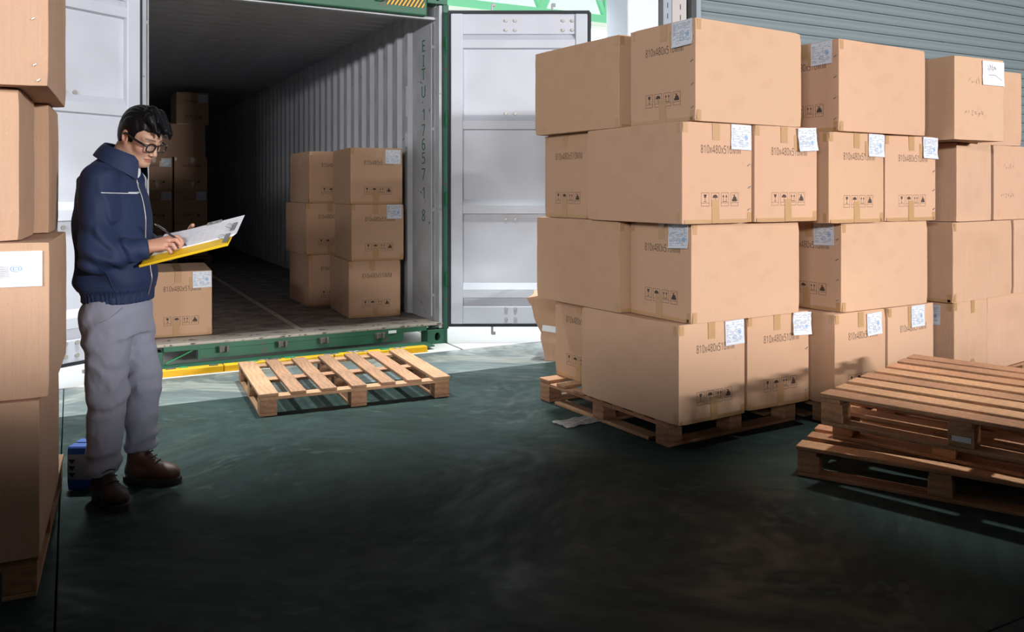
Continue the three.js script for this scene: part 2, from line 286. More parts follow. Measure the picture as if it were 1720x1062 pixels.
{ // one added hanging lamp, put in to brighten the loose pallets
  const f = groupAt('added_pendant', [2.15, 4.9, -3.95]); tag(f, 'round hanging lamp added to brighten the pile of loose pallets', 'light');
  part('shade', new THREE.LatheGeometry([[0.02, 0.26], [0.07, 0.25], [0.19, 0.04], [0.2, 0], [0.195, 0], [0.18, 0.04], [0.06, 0.24], [0.0, 0.25]].map(([a, b]) => new THREE.Vector2(a, b)), 28), M.darkSteel, f);
  part('cable', new THREE.CylinderGeometry(0.008, 0.008, 0.26, 8), M.rubber, f, [0, 0.375, 0]);
  part('lens', moved(new THREE.CylinderGeometry(0.165, 0.165, 0.01, 24), 0, 0.045, 0), std(lin(0.9, 0.9, 0.9), 0.5, 0, { emissive: lin(1, 1, 1), emissiveIntensity: 1.5 }), f);
  const l = new THREE.SpotLight(new THREE.Color().setRGB(1, 0.98, 0.95), 62, 0, 0.28, 1, 2); l.position.set(0, -0.14, 0); l.name = 'added_pendant_beam'; l.castShadow = true; l.shadow.radius = 6; f.add(l); f.add(l.target); l.target.position.set(0.06, -4.5, -0.02); l.target.name = 'aim';
}
{ // green roof truss and pale cladding across the yard
  const [tx, tz] = D(0, -3.1);
  const t = groupAt('roof_truss', [tx, 0, -tz], A); tag(t, 'green steel lattice truss spanning the yard above the open container door', 'truss');
  const y0 = 3.62, y1 = 4.75, L = 12, xs0 = -4;
  part('bottom_chord', rbox(L, 0.11, 0.12), M.trussGreen, t, [xs0 + L / 2, y0, 0]);
  part('bottom_flange', rbox(L, 0.05, 0.2), std(lin(0.62, 0.66, 0.55), 0.6), t, [xs0 + L / 2, y0 - 0.085, 0]);
  part('top_chord', rbox(L, 0.11, 0.12), M.trussGreen, t, [xs0 + L / 2, y1, 0]);
  for (let k = 0; k < 12; k++) { const x = xs0 + 0.5 + k; part('post', rbox(0.07, y1 - y0, 0.07), M.trussGreen, t, [x, (y0 + y1) / 2, 0]);
    const h = y1 - y0, a = Math.atan2(0.5, h); for (const s of [-1, 1]) part('diagonal', rbox(0.06, Math.hypot(0.5, h), 0.06), M.trussGreen, t, [x + s * 0.25, (y0 + y1) / 2, 0.0], [0, 0, -s * a]); }
  const prof = []; for (let x = 0; x <= 12.001; x += 0.2) prof.push([x, 0], [x + 0.06, 0.035], [x + 0.1, 0.035], [x + 0.16, 0]);
  const c = groupAt('cladding', [D(-4, -3.45)[0], 0, -D(-4, -3.45)[1]], A); tag(c, 'pale translucent corrugated cladding behind the green truss', 'cladding');
  const g = sheet(prof, 0.003, 1.7); g.rotateX(-Math.PI / 2); part('corrugated_sheet', g, M.cladding, c, [0, 3.6, 0]);
  part('girt', rbox(12, 0.08, 0.06), M.trussGreen, c, [6, 4.4, 0.06]);
}

// ---------------------------------------------------------------- the shipping container
const CO = [-0.565, 7.246];                                     // its outer corner on the pillar side, at ground level
const C = (u, v) => [CO[0] - u * CA - v * SA, CO[1] - u * SA + v * CA];
const FLOORY = 0.18, HEADY = 2.828, CEILY = 2.965, TOPY = 3.06, CW = 2.47;
const font = await new FontLoader().loadAsync('fonts/droid/droid_sans_bold.typeface.json');
const fontSlim = await new FontLoader().loadAsync('fonts/droid/droid_sans_regular.typeface.json');
const con = groupAt('shipping_container', [CO[0], 0, -CO[1]], A);   // local +x out past the corner, -x across the opening, -z into its length
tag(con, 'open green shipping container with a pale grey corrugated inside, backed up to the dock', 'container');
{
  const LEN = 12.1;
  // side walls: trapezoid corrugation from v = 0.58 on
  const prof = [[0.5, 0], [0.58, 0]]; for (let z = 0.58; z < LEN - 0.3; z += 0.278) prof.push([z + 0.07, 0], [z + 0.105, 0.036], [z + 0.175, 0.036], [z + 0.21, 0]); prof.push([LEN, 0]);
  const wall = sheet(prof, 0.004, TOPY - 0.1); wall.rotateX(-Math.PI / 2); wall.rotateY(Math.PI / 2);   // length along -z, bulge to +-x, up y
  part('side_wall', wall, M.innerPaint, con, [-0.066, 0.1, 0]);
  part('side_wall', wall, M.innerPaint, con, [-CW + 0.03, 0.1, 0]);
  part('end_wall', rbox(CW - 0.06, TOPY - 0.1, 0.04), M.innerPaint, con, [-CW / 2, TOPY / 2 + 0.05, -LEN]);
  const rp = []; for (let z = 0.05; z < LEN - 0.2; z += 0.209) rp.push([z, 0], [z + 0.05, 0], [z + 0.085, 0.036], [z + 0.155, 0.036], [z + 0.19, 0]); rp.push([LEN, 0]);
  const roof = sheet(rp, 0.004, CW - 0.06); roof.rotateY(Math.PI / 2); // length along -z, width along +x
  part('roof_panel', roof, M.innerPaint, con, [-CW + 0.03, CEILY, 0]);
  for (const x of [-0.035, -CW + 0.035]) {
    part('top_rail', rbox(0.07, 0.07, LEN), M.greenPaint, con, [x, TOPY - 0.045, -LEN / 2]);
    part('bottom_rail', rbox(0.06, 0.13, LEN - 0.4), M.greenPaint, con, [x, 0.165, -LEN / 2]);
  }
  // corner posts: green outside, pale flat inner face
  for (const s of [0, 1]) {
    const mx = (x) => s ? -CW - x : x;
    part('corner_post', rbox(0.055, TOPY - 0.24, 0.14, 0.006), M.greenPaint, con, [mx(-0.0075), TOPY / 2, -0.075]);
    part('gasket_strip', rbox(0.012, TOPY - 0.26, 0.012), M.rubber, con, [mx(-0.0375), TOPY / 2, -0.012]);
    part('door_channel', rbox(0.03, TOPY - 0.26, 0.1, 0.006), M.innerPaint, con, [mx(-0.057), TOPY / 2, -0.055]);
    part('inner_post', rbox(0.012, CEILY - FLOORY + 0.08, 0.42, 0.003), M.innerPaint, con, [mx(-0.068), (CEILY + FLOORY) / 2 + 0.02, -0.31]);
    const rod = part('lashing_rod', new THREE.CylinderGeometry(0.008, 0.008, HEADY - FLOORY - 0.08, 10), M.innerPaint, con, [mx(-0.09), (HEADY + FLOORY) / 2, -0.13]);
    for (const y of [-1.1, -0.35, 0.36, 1.08]) part('rod_clip', rbox(0.03, 0.03, 0.025), M.innerPaint, rod, [s ? -0.01 : 0.01, y, 0]);
    for (const y of [0.55, 1.25, 1.95, 2.6]) part('hinge_lug', rbox(0.05, 0.12, 0.05, 0.008), M.greenBright, con, [mx(0.012), y, 0.012]);
  }
  // corner castings: plate with oval hole in front of a hollow block
  const castShape = new THREE.Shape(); castShape.moveTo(-0.089, -0.059); castShape.lineTo(0.089, -0.059); castShape.lineTo(0.089, 0.059); castShape.lineTo(-0.089, 0.059); castShape.closePath();
  const hole = new THREE.Path(); hole.absellipse(0, 0, 0.028, 0.04, 0, Math.PI * 2, true); castShape.holes.push(hole);
  const castFront = boxUV(new THREE.ExtrudeGeometry(castShape, { depth: 0.028, bevelEnabled: true, bevelSize: 0.004, bevelThickness: 0.004, bevelSegments: 1 }));
  const casting = merged([moved(castFront, 0, 0, -0.035), moved(box(0.178, 0.118, 0.01), 0, 0, -0.16), moved(box(0.012, 0.118, 0.13), -0.084, 0, -0.1), moved(box(0.012, 0.118, 0.13), 0.084, 0, -0.1), moved(box(0.178, 0.012, 0.13), 0, 0.054, -0.1), moved(box(0.178, 0.012, 0.13), 0, -0.054, -0.1)]);
  for (const [x, y] of [[-0.089, 0.06], [-CW + 0.089, 0.06], [-0.089, TOPY - 0.06], [-CW + 0.089, TOPY - 0.06]]) part('corner_casting', casting, M.greenPaint, con, [x, y, 0.006]);
  // sill: flange, web with fork pockets left open near each casting, threshold plate
  part('sill_flange', rbox(CW - 0.37, 0.045, 0.12, 0.006), M.greenPaint, con, [-CW / 2, 0.142, -0.06]);
  part('sill_web', rbox(1.62, 0.09, 0.02, 0.004), M.greenPaint, con, [-1.22, 0.094, -0.012]);
  for (const x of [-0.405, -2.035]) part('sill_rib', rbox(0.016, 0.1, 0.12), M.greenPaint, con, [x, 0.1, -0.06]);
  part('sill_brace', rbox(0.24, 0.012, 0.02), M.greenBright, con, [-2.16, 0.08, -0.03], [0, 0, 0.42]);
  part('threshold_plate', rbox(CW - 0.08, 0.022, 0.26, 0.005), M.threshold, con, [-CW / 2, 0.171, -0.128]);
  for (const u of [0.62, 1.09, 1.42, 1.86]) {                   // keepers for the door bars
    const k = part('keeper', rbox(0.075, 0.045, 0.03, 0.006), M.rustySteel, con, [-u, 0.115, 0.015]);
    for (const s of [-1, 1]) part('keeper_jaw', rbox(0.022, 0.05, 0.035, 0.006), M.rustySteel, k, [s * 0.026, 0.004, 0.03]);
  }
  part('data_plate', rbox(0.07, 0.024, 0.004, 0.001), M.paper, con, [-0.5, 0.135, 0.004]);
  // header
  part('header_beam', rbox(CW - 0.36, TOPY - HEADY, 0.1, 0.018), M.greenPaint, con, [-CW / 2, (TOPY + HEADY) / 2 - 0.005, -0.05]);
  part('header_lip', rbox(CW - 0.12, 0.025, 0.06, 0.006), M.innerPaint, con, [-CW / 2, HEADY - 0.004, -0.1]);
  const hz = canvas(512, 128, (g, w, h) => { g.fillStyle = '#2c3a2c'; g.fillRect(0, 0, w, h); g.fillStyle = '#d8a83a'; for (let x = -160; x < w; x += 52) { g.beginPath(); g.moveTo(x, h); g.lineTo(x + 24, h); g.lineTo(x + 24 + 110, 0); g.lineTo(x + 110, 0); g.fill(); } });
  for (const x of [-0.38, -2.09]) part('hazard_stripes', new THREE.BoxGeometry(0.34, 0.12, 0.002), std(0xffffff, 0.6, 0, { map: hz }), con, [x, HEADY + 0.12, 0.002]);
  for (const u of [0.62, 1.09, 1.42, 1.86]) { const k = part('keeper', rbox(0.06, 0.05, 0.035, 0.006), M.greenPaint, con, [-u, HEADY + 0.1, 0.015]); part('keeper_jaw', rbox(0.02, 0.05, 0.03, 0.005), M.rustySteel, k, [0.03, 0, 0.03]); }
  // floor panels and the steel strip between the two rows
  const vs = [0.26, 1.88, 4.28, 6.68, 9.08, 11.48, 12.08];
  for (let i = 0; i + 1 < vs.length; i++) for (const [u0, u1] of [[0.075, 1.19], [1.25, 2.385]]) {
    const g = rbox(u1 - u0 - 0.005, 0.028, vs[i + 1] - vs[i] - 0.006, 0.003);
    part('floor_panel', g, M.plyFloor, con, [-(u0 + u1) / 2, FLOORY - 0.014, -(vs[i] + vs[i + 1]) / 2]);
  }
  part('floor_strip', rbox(0.055, 0.03, 11.8, 0.003), M.threshold, con, [-1.22, FLOORY - 0.0155, -6.17]);
  for (let k = 0; k < 9; k++) part('floor_bearer', rbox(CW - 0.14, 0.09, 0.05), M.greenPaint, con, [-CW / 2, 0.1, -0.9 - k * 1.3]);
  // lettering down the inner post
  const letters = [['E', 2.63], ['I', 2.495], ['T', 2.375], ['U', 2.215], ['1', 2.01], ['7', 1.87], ['6', 1.74], ['5', 1.617], ['7', 1.473], ['1', 1.303], ['8', 1.10]];
  for (const [ch, y] of letters) {
    const g = new TextGeometry(ch, { font: fontSlim, size: 0.105, depth: 0.0012, curveSegments: 5, bevelEnabled: false }); g.computeBoundingBox(); const b = g.boundingBox;
    g.translate(-(b.min.x + b.max.x) / 2, -(b.min.y + b.max.y) / 2, 0); g.scale(1.15, 1, 1); g.rotateY(-Math.PI / 2);
    part('letter', g, M.number, con, [-0.0745, y, -0.36]);
  }
  part('notice_sticker', rbox(0.003, 0.29, 0.055, 0.001), std(lin(0.72, 0.73, 0.74), 0.7), con, [-0.106, 2.16, -0.70]);
  part('notice_sticker', rbox(0.003, 0.13, 0.05, 0.001), std(lin(0.72, 0.73, 0.74), 0.7), con, [-0.106, 1.80, -0.72]);
  for (const v of [1.0, 1.5]) part('lashing_ring', new THREE.TorusGeometry(0.026, 0.005, 6, 14), M.innerPaint, con, [-0.10, 2.82 - (v - 1) * 0.03, -v], [0, Math.PI / 2, 0]);

  // doors, ribbed inner faces
  const makeDoor = (hx, hz, turn, side, dw = 1.222) => {         // side = +1: inner face towards +z
    const DH = 2.69, d = part('door', rbox(dw, DH, 0.028, 0.006), M.whitePaint, con, [0, 0, 0]);
    d.position.copy(con.worldToLocal(new THREE.Vector3(hx, 0.165 + DH / 2, -hz)).add(new THREE.Vector3(0, 0, 0)));
    d.rotation.y = turn - A;
    d.geometry = d.geometry.clone(); d.geometry.translate(dw / 2, 0, 0);
    const q = side, Y = (wy) => wy - 0.165 - DH / 2;
    part('gasket', rbox(0.03, DH + 0.01, 0.05, 0.008), M.rubber, d, [0.012, 0, q * 0.012]);
    part('gasket', rbox(0.03, DH + 0.01, 0.05, 0.008), M.rubber, d, [dw - 0.004, 0, q * 0.004]);
    part('gasket', rbox(dw, 0.03, 0.05, 0.008), M.rubber, d, [dw / 2, DH / 2 + 0.004, q * 0.004]);
    part('gasket', rbox(dw, 0.022, 0.05, 0.008), M.rubber, d, [dw / 2, -DH / 2 - 0.002, q * 0.004]);
    part('stile', rbox(0.105, DH - 0.03, 0.05, 0.01), M.whitePaint, d, [0.08, 0, q * 0.034]);
    part('stile', rbox(0.105, DH - 0.03, 0.05, 0.01), M.whitePaint, d, [dw - 0.075, 0, q * 0.034]);
    // horizontal ribs: trapezoid bars
    const rs = new THREE.Shape(); rs.moveTo(0, -0.045); rs.lineTo(0.036, -0.036); rs.lineTo(0.036, 0.03); rs.lineTo(0, 0.085); rs.closePath();
    const rib = boxUV(new THREE.ExtrudeGeometry(rs, { depth: dw - 0.26, bevelEnabled: true, bevelSize: 0.003, bevelThickness: 0.002, bevelSegments: 1 }));
    rib.rotateY(-Math.PI / 2);                                    // width now along -x, bulge towards +z
    for (const wy of [2.585, 1.89, 1.165, 0.445]) part('rib', q > 0 ? rib : moved(rib, 0, 0, 0, 0, Math.PI, 0), M.whitePaint, d, [q > 0 ? dw - 0.13 : 0.13, Y(wy), q * 0.012]);
    part('rail', rbox(dw - 0.25, 0.17, 0.03, 0.008), M.whitePaint, d, [dw / 2, DH / 2 - 0.105, q * 0.026]);
    part('rail', rbox(dw - 0.25, 0.15, 0.03, 0.008), M.whitePaint, d, [dw / 2, -DH / 2 + 0.09, q * 0.026]);
    const bolt = moved(new THREE.CylinderGeometry(0.013, 0.016, 0.018, 8), 0, 0, 0, Math.PI / 2);
    const pairs = [[0.50, 2.78], [0.58, 2.78], [0.50, 2.70], [0.58, 2.70], [0.99, 2.78], [1.07, 2.78], [0.99, 2.70], [1.07, 2.70], [0.50, 1.985], [0.58, 1.985], [0.50, 1.08], [0.58, 1.08], [1.05, 0.93], [1.05, 0.83], [0.50, 0.31], [0.58, 0.31], [0.50, 0.225], [0.58, 0.225]];
    for (const [x, wy] of pairs) part('bolt', bolt, M.bolt, d, [x * dw / 1.222, Y(wy), q * (wy > 2.6 || wy < 0.35 ? 0.046 : 0.02)]);
    for (const x of [0.38, 0.90]) {                               // cam ends of the lock rods poke out above and below
      for (const e of [-1, 1]) { const c = part('lock_cam', rbox(0.02, 0.09, 0.03, 0.006), M.steel, d, [x, e * (DH / 2 + 0.04), -q * 0.03]); part('cam_hook', rbox(0.035, 0.03, 0.03, 0.006), M.steel, c, [0.012, e * 0.035, 0]); }
      part('lock_rod', new THREE.CylinderGeometry(0.017, 0.017, DH, 12), M.steel, d, [x, 0, -q * 0.035]);
    }
    return d;
  };
  con.updateMatrixWorld(true);
  makeDoor(-0.552, 7.19, 0, 1);
  makeDoor(-2.70, 6.03, -Math.PI * 2 / 3, -1);
}
{ // dock edge: yellow kerb and green levelling plate
  const [ox, oz] = D(0, 0);
  const k = groupAt('kerb', [ox, 0, -oz], A); structure(k, 'yellow painted steel dock kerb in front of the container');
  for (const [s0, s1] of [[-2.72, -1.9], [-1.9, -1.08], [-1.08, -0.3]]) part('kerb_bar', rbox(s1 - s0 - 0.006, 0.05, 0.07, 0.006), M.yellowPaint, k, [(s0 + s1) / 2, 0.024, -0.13]);
  part('plate', rbox(2.5, 0.012, 0.2, 0.003), M.greenPaint, k, [-1.46, 0.03, -0.27]);
  const R = rng(3); for (let i = 0; i < 16; i++) part('worn_fleck', rbox(0.03 + R() * 0.09, 0.006, 0.018 + R() * 0.02, 0.002), [M.threshold, M.rustySteel, M.greenBright][i % 3], k, [-2.6 + R() * 2.2, 0.0515, -0.15 + R() * 0.04]);
}

// ---------------------------------------------------------------- cartons
const BW = 0.478, BH = 0.51, BL = 0.806;
function cartonGeo(seed, w = BW, h = BH, l = BL, atlas = true, dent = 1) {
  const R = rng(seed * 977 + 5), nx = 12, ny = 12, nz = 18, r = 0.0045;
  const g = new THREE.BoxGeometry(w, h, l, nx, ny, nz), p = g.attributes.position, nrm = g.attributes.normal, uv = g.attributes.uv;
  const warp = (v, half, n) => { const i = Math.round((v / (2 * half) + 0.5) * n); if (i === 0) return -half; if (i === n) return half; return -half + r + (2 * half - 2 * r) * (i - 1) / (n - 2); };
  const cd = []; for (let i = 0; i < 8; i++) cd.push(0.001 + R() * 0.004 * dent);
  const ph = R() * 50;
  for (let i = 0; i < p.count; i++) {
    let x = warp(p.getX(i), w / 2, nx), y = warp(p.getY(i), h / 2, ny), z = warp(p.getZ(i), l / 2, nz);
    const Xn = nrm.getX(i), Yn = nrm.getY(i), Zn = nrm.getZ(i), U = x / w + 0.5, Vv = y / h + 0.5, Wz = z / l + 0.5;
    // uv
    if (!atlas) uv.setXY(i, Xn ? Wz : U, Yn ? Wz : Vv);
    else if (Zn > 0) uv.setXY(i, U * 0.468, Vv); else if (Zn < 0) uv.setXY(i, (1 - U) * 0.468, Vv);
    else if (Xn) uv.setXY(i, 0.5 + 0.49 * Wz, Vv * 0.98 + 0.01); else uv.setXY(i, 0.5 + 0.49 * Wz, U);
    // rounded edge
    const q = [clamp(x, -w / 2 + r, w / 2 - r), clamp(y, -h / 2 + r, h / 2 - r), clamp(z, -l / 2 + r, l / 2 - r)], d = [x - q[0], y - q[1], z - q[2]], dl = Math.hypot(...d);
    if (dl > 0) { const k = r / dl; x = q[0] + d[0] * k; y = q[1] + d[1] * k; z = q[2] + d[2] * k; }
    // soft bulge and board waviness, inwards at the corners
    const b = Math.sin(Math.PI * U) * Math.sin(Math.PI * Vv) * Math.sin(Math.PI * Wz);
    const wav = 0.0016 * N3(x * 9 + ph, y * 9, z * 9) ;
    if (Math.abs(Xn)) x += Xn * (0.003 * Math.sin(Math.PI * Vv) * Math.sin(Math.PI * Wz) + wav);
    if (Math.abs(Zn)) z += Zn * (0.003 * Math.sin(Math.PI * Vv) * Math.sin(Math.PI * U) + wav);
    if (Yn) y -= Yn * (0.001 + 0.003 * Math.sin(Math.PI * U) * Math.sin(Math.PI * Wz));
    const ci = (x > 0 ? 1 : 0) + (y > 0 ? 2 : 0) + (z > 0 ? 4 : 0), dist = Math.hypot(w / 2 - Math.abs(x), h / 2 - Math.abs(y), l / 2 - Math.abs(z)), k = Math.exp(-dist * dist / 0.0009) * cd[ci];
    x -= Math.sign(x) * k; y -= Math.sign(y) * k * 0.6; z -= Math.sign(z) * k;
    p.setXYZ(i, x, y, z);
  }
  g.computeVertexNormals(); g.translate(0, h / 2, 0);
  return g;
}
const cartonGeos = [1, 2, 3, 4, 5].map((s) => cartonGeo(s));
const tapeWide = rbox(0.05, 0.085, 0.0012, 0.0004), tapeTall = rbox(0.05, 0.12, 0.0012, 0.0004), tapeEdge = rbox(BW - 0.03, 0.018, 0.0012, 0.0004), tapeCorner = rbox(0.03, 0.05, 0.0012, 0.0004), tapeTop = rbox(0.05, 0.0012, BL - 0.01, 0.0004), tapeSide = rbox(0.0012, 0.05, 0.028, 0.0004);
function labelGeo(w, h, curl) { const g = new THREE.BoxGeometry(w, h, 0.0012, 6, 6, 1), p = g.attributes.position; for (let i = 0; i < p.count; i++) { const x = p.getX(i) / w, y = p.getY(i) / h; p.setZ(i, p.getZ(i) + curl * (0.004 + 0.009 * Math.max(0, -y - 0.1) ** 2 * 4 + 0.004 * N3(x * 3 + curl, y * 3, 2) + 0.006 * Math.max(0, Math.abs(x) - 0.3))); } g.computeVertexNormals(); return g; }
const labelGeos = [labelGeo(0.14, 0.128, 0.5), labelGeo(0.14, 0.128, 1.0), labelGeo(0.145, 0.125, 1.6)];
// o: x, z (depth) of the near vertical edge, a heading, y base, end 'R' or 'L' = which of the two faces in view is the printed end
function carton(label, group, o) {
  const w = BW, l = BL, R = rng(Math.round((o.x * 131 + o.z * 517 + o.y * 71) * 10));
  const ca = Math.cos(o.a), sa = Math.sin(o.a), rd = [ca, sa], ld = [-sa, ca], rs = o.end === 'R' ? w : l, ls = o.end === 'R' ? l : w;
  const cx = o.x + rd[0] * rs / 2 + ld[0] * ls / 2, cz = o.z + rd[1] * rs / 2 + ld[1] * ls / 2;
  const kind = o.kind || 'printed', m = mesh('carton', cartonGeos[o.v ?? Math.floor(R() * 5)], CARD[kind][o.tint ?? Math.floor(R() * 4)]);
  m.position.set(cx, o.y, -cz); m.rotation.y = o.end === 'R' ? o.a : o.a - Math.PI / 2;
  tag(m, label, 'box', group);
  const f = l / 2 + 0.0042;
  if (o.tape !== 0) {
    part('tape', tapeWide, M.tape, m, [(R() - 0.5) * 0.05, BH - 0.046, f - 0.001]);
    part('tape', tapeTall, M.tape, m, [(R() - 0.5) * 0.05, 0.062, f - 0.001], [0, 0, (R() - 0.5) * 0.08]);
    if (o.edge !== 0) part('tape', tapeEdge, M.tape, m, [0, 0.013, f - 0.003]);
    part('tape', tapeCorner, M.tape, m, [-w / 2 + 0.02, BH - 0.03, f - 0.003]);
    part('tape', tapeCorner, M.tape, m, [w / 2 - 0.02, 0.03, f - 0.003]);
    for (const s of [-1, 1]) { part('tape', tapeSide, M.tape, m, [s * (w / 2 + 0.0012), BH - 0.032, l / 2 - 0.024]); part('tape', tapeSide, M.tape, m, [s * (w / 2 + 0.0012), 0.032, l / 2 - 0.024]); }
    part('tape', tapeTop, M.tape, m, [0, BH - 0.0012, 0]);
  }
  if (o.lab) { const [lx, ly, k = 0, rz = 0] = o.lab; part('shipping_label', labelGeos[k], M.labels[k], m, [lx, ly, f], [0, 0, rz]); if (o.lab2 !== 0 && R() < 0.7) part('tape', tapeWide, M.tape, m, [lx - 0.07, ly - 0.02, f - 0.001]); }
  if (o.staples) for (let i = 0; i < 4; i++) part('staple', rbox(0.022, 0.005, 0.003, 0.001), M.steel, m, [w / 2 - 0.022 + (R() - 0.5) * 0.006, 0.07 + i * 0.115, f - 0.001], [0, 0, 0.5]);
  return m;
}
const S1 = 'cartons stacked on the pallet by the open container door', S2 = 'cartons in the stack between the two others', S3 = 'cartons in the stack farther along the shutter', S0 = 'cartons in the tall stack behind the man';
const P1 = 0.139, P2 = 0.123, P3 = 0.104, LY = (p, n) => p + n * BH;
// stack by the container door
carton('bottom carton at the pallet corner, label covering part of its size print', S1, { x: 0.837, z: 4.184, a: 0.565, y: LY(P1, 0), end: 'R', lab: [0.155, 0.441, 0, 0.02], tint: 0 });
carton('bottom carton next to the pallet corner one, crinkled label pouch at its upper edge', S1, { x: 1.262, z: 4.470, a: 0.52, y: LY(P1, 0), end: 'R', lab: [0.17, 0.444, 2, -0.04], staples: 1, tint: 1 });
carton('bottom carton with narrow printed end, set back beside the crushed carton and bare plank end', S1, { x: 0.536, z: 4.976, a: 0.565, y: LY(P1, 0), end: 'L', tint: 3 });
carton('second-layer carton with printed end and creased label hanging beneath the carton above it', S1, { x: 0.905, z: 4.207, a: 0.545, y: LY(P1, 1), end: 'L', lab: [0.155, 0.444, 2, 0.05], tint: 0 });
carton('second-layer carton with plain long side toward the container, no print or label', S1, { x: 0.592, z: 4.593, a: 0.57, y: LY(P1, 1), end: 'R', tape: 1, tint: 3 });
carton('third-layer carton with wide plain side and taped printed end, flat label at its upper corner', S1, { x: 0.835, z: 4.094, a: 0.527, y: LY(P1, 2), end: 'R', lab: [0.155, 0.441, 0, -0.02], staples: 1, tint: 2 });
carton('third-layer carton at the end of its row, crinkled label pouch folded over its top edge', S1, { x: 1.262, z: 4.337, a: 0.527, y: LY(P1, 2), end: 'R', lab: [0.15, 0.444, 2, 0.06], tint: 2 });
carton('third-layer carton with narrow printed end, set back beside the wide plain side', S1, { x: 0.458, z: 4.857, a: 0.55, y: LY(P1, 2), end: 'L', tint: 3, lab2: 0 });
carton('topmost carton of the pallet stack, printed end with label, large plain side toward the shutter', S1, { x: 0.90, z: 4.089, a: 0.582, y: LY(P1, 3), end: 'L', lab: [0.155, 0.441, 1, 0.03], staples: 1, tint: 0 });
carton('topmost carton in front of the container door, plain long side, no print', S1, { x: 0.585, z: 4.542, a: 0.578, y: LY(P1, 3), end: 'R', tint: 1 });
// stack in the middle
carton('bottom-layer carton behind the loose pallets, size print half hidden by a square label', S2, { x: 1.80, z: 4.648, a: 0.577, y: LY(P2, 0), end: 'R', lab: [0.12, 0.43, 0, 0.03], tint: 1 });
carton('bottom-layer carton behind the loose pallets, label centred over crossed tape, farther one of the pair', S2, { x: 2.212, z: 4.905, a: 0.577, y: LY(P2, 0), end: 'R', lab: [0.06, 0.441, 0, 0], tint: 0 });
carton('second-layer carton with large plain side, label on its shaded printed end, above the loose pallets', S2, { x: 1.862, z: 4.715, a: 0.535, y: LY(P2, 1), end: 'L', lab: [0.125, 0.441, 0, 0.03], staples: 1, tint: 0 });
carton('third-layer carton with upright label and size print, first of two narrow ends side by side', S2, { x: 1.743, z: 4.587, a: 0.535, y: LY(P2, 2), end: 'R', lab: [0.165, 0.441, 0, -0.02], tint: 1 });
carton('third-layer carton with curling label at its corner, second of two narrow ends side by side', S2, { x: 2.180, z: 4.872, a: 0.515, y: LY(P2, 2), end: 'R', lab: [0.175, 0.441, 1, -0.03], staples: 1, tint: 2 });
carton('topmost carton of the middle stack, plain side below the shutter, label on printed end', S2, { x: 1.794, z: 4.575, a: 0.554, y: LY(P2, 3), end: 'L', lab: [0.13, 0.441, 0, 0.02], staples: 1, tint: 2 });
// farther stack
carton('bottom carton with dark wrinkled label on its shaded side, behind the slatted pallets', S3, { x: 2.809, z: 5.294, a: 0.66, y: LY(P3, 0), end: 'R', kind: 'plain', v: 0, tint: 1 });
carton('bottom plain carton next to the one with the shaded label, behind the pallet slats', S3, { x: 3.20, z: 5.61, a: 0.65, y: LY(P3, 0), end: 'L', kind: 'plain', tape: 0, tint: 2 });
carton('second-layer carton with two faint scrawled marks on its face', S3, { x: 2.772, z: 5.239, a: 0.625, y: LY(P3, 1), end: 'L', kind: 'plain', tint: 1 });
carton('second-layer plain carton beside the carton with two scrawls', S3, { x: 3.45, z: 5.73, a: 0.62, y: LY(P3, 1), end: 'L', kind: 'plain', tape: 0, tint: 0 });
carton('third-layer plain carton in the shade of the boxes beside it, unmarked face', S3, { x: 2.846, z: 5.335, a: 0.634, y: LY(P3, 2), end: 'R', kind: 'plain', tint: 0, tape: 0 });
carton('third-layer carton with a faint round stain and worn grey corner edge', S3, { x: 3.255, z: 5.63, a: 0.60, y: LY(P3, 2), end: 'R', kind: 'scrawl', tape: 0, tint: 2 });
{
  const c = carton('topmost carton with big white handwritten sheet and a scrawl, farther along the shutter', S3, { x: 2.67, z: 5.03, a: 0.47, y: LY(P3, 3), end: 'R', kind: 'scrawl', tint: 0, tape: 0 });
  const note = canvas(256, 170, (g, w, h) => { g.fillStyle = '#f0f0f4'; g.fillRect(0, 0, w, h); g.strokeStyle = 'rgba(90,84,90,0.8)'; g.lineWidth = 4; const R = rng(8); for (let i = 0; i < 5; i++) { g.beginPath(); g.moveTo(60 + i * 18, 30 + R() * 10); for (let j = 0; j < 4; j++) g.lineTo(56 + i * 20 + R() * 26, 24 + R() * 50); g.stroke(); } g.beginPath(); g.moveTo(70, 98); g.lineTo(150, 96); g.lineTo(230, 130); g.stroke(); });
  part('paper_sheet', labelGeo(0.21, 0.15, 0.5), std(lin(0.75, 0.75, 0.78), 0.6, 0, { map: note }), c, [0.125, 0.42, BL / 2 + 0.004]);
  carton('topmost carton set back beside the one with the white sheet', S3, { x: 3.13, z: 5.60, a: 0.47, y: LY(P3, 3), end: 'R', kind: 'plain', tape: 0, tint: 1 });
  const bl = scene.children.find((o) => o.userData.label && o.userData.label.startsWith('bottom carton with dark'));
  part('shipping_label', labelGeos[1], std(lin(0.62, 0.64, 0.68), 0.5, 0, { map: labelTex[1] }), bl, [-BW / 2 - 0.006, 0.42, 0.25], [0, -Math.PI / 2, 0]);
}
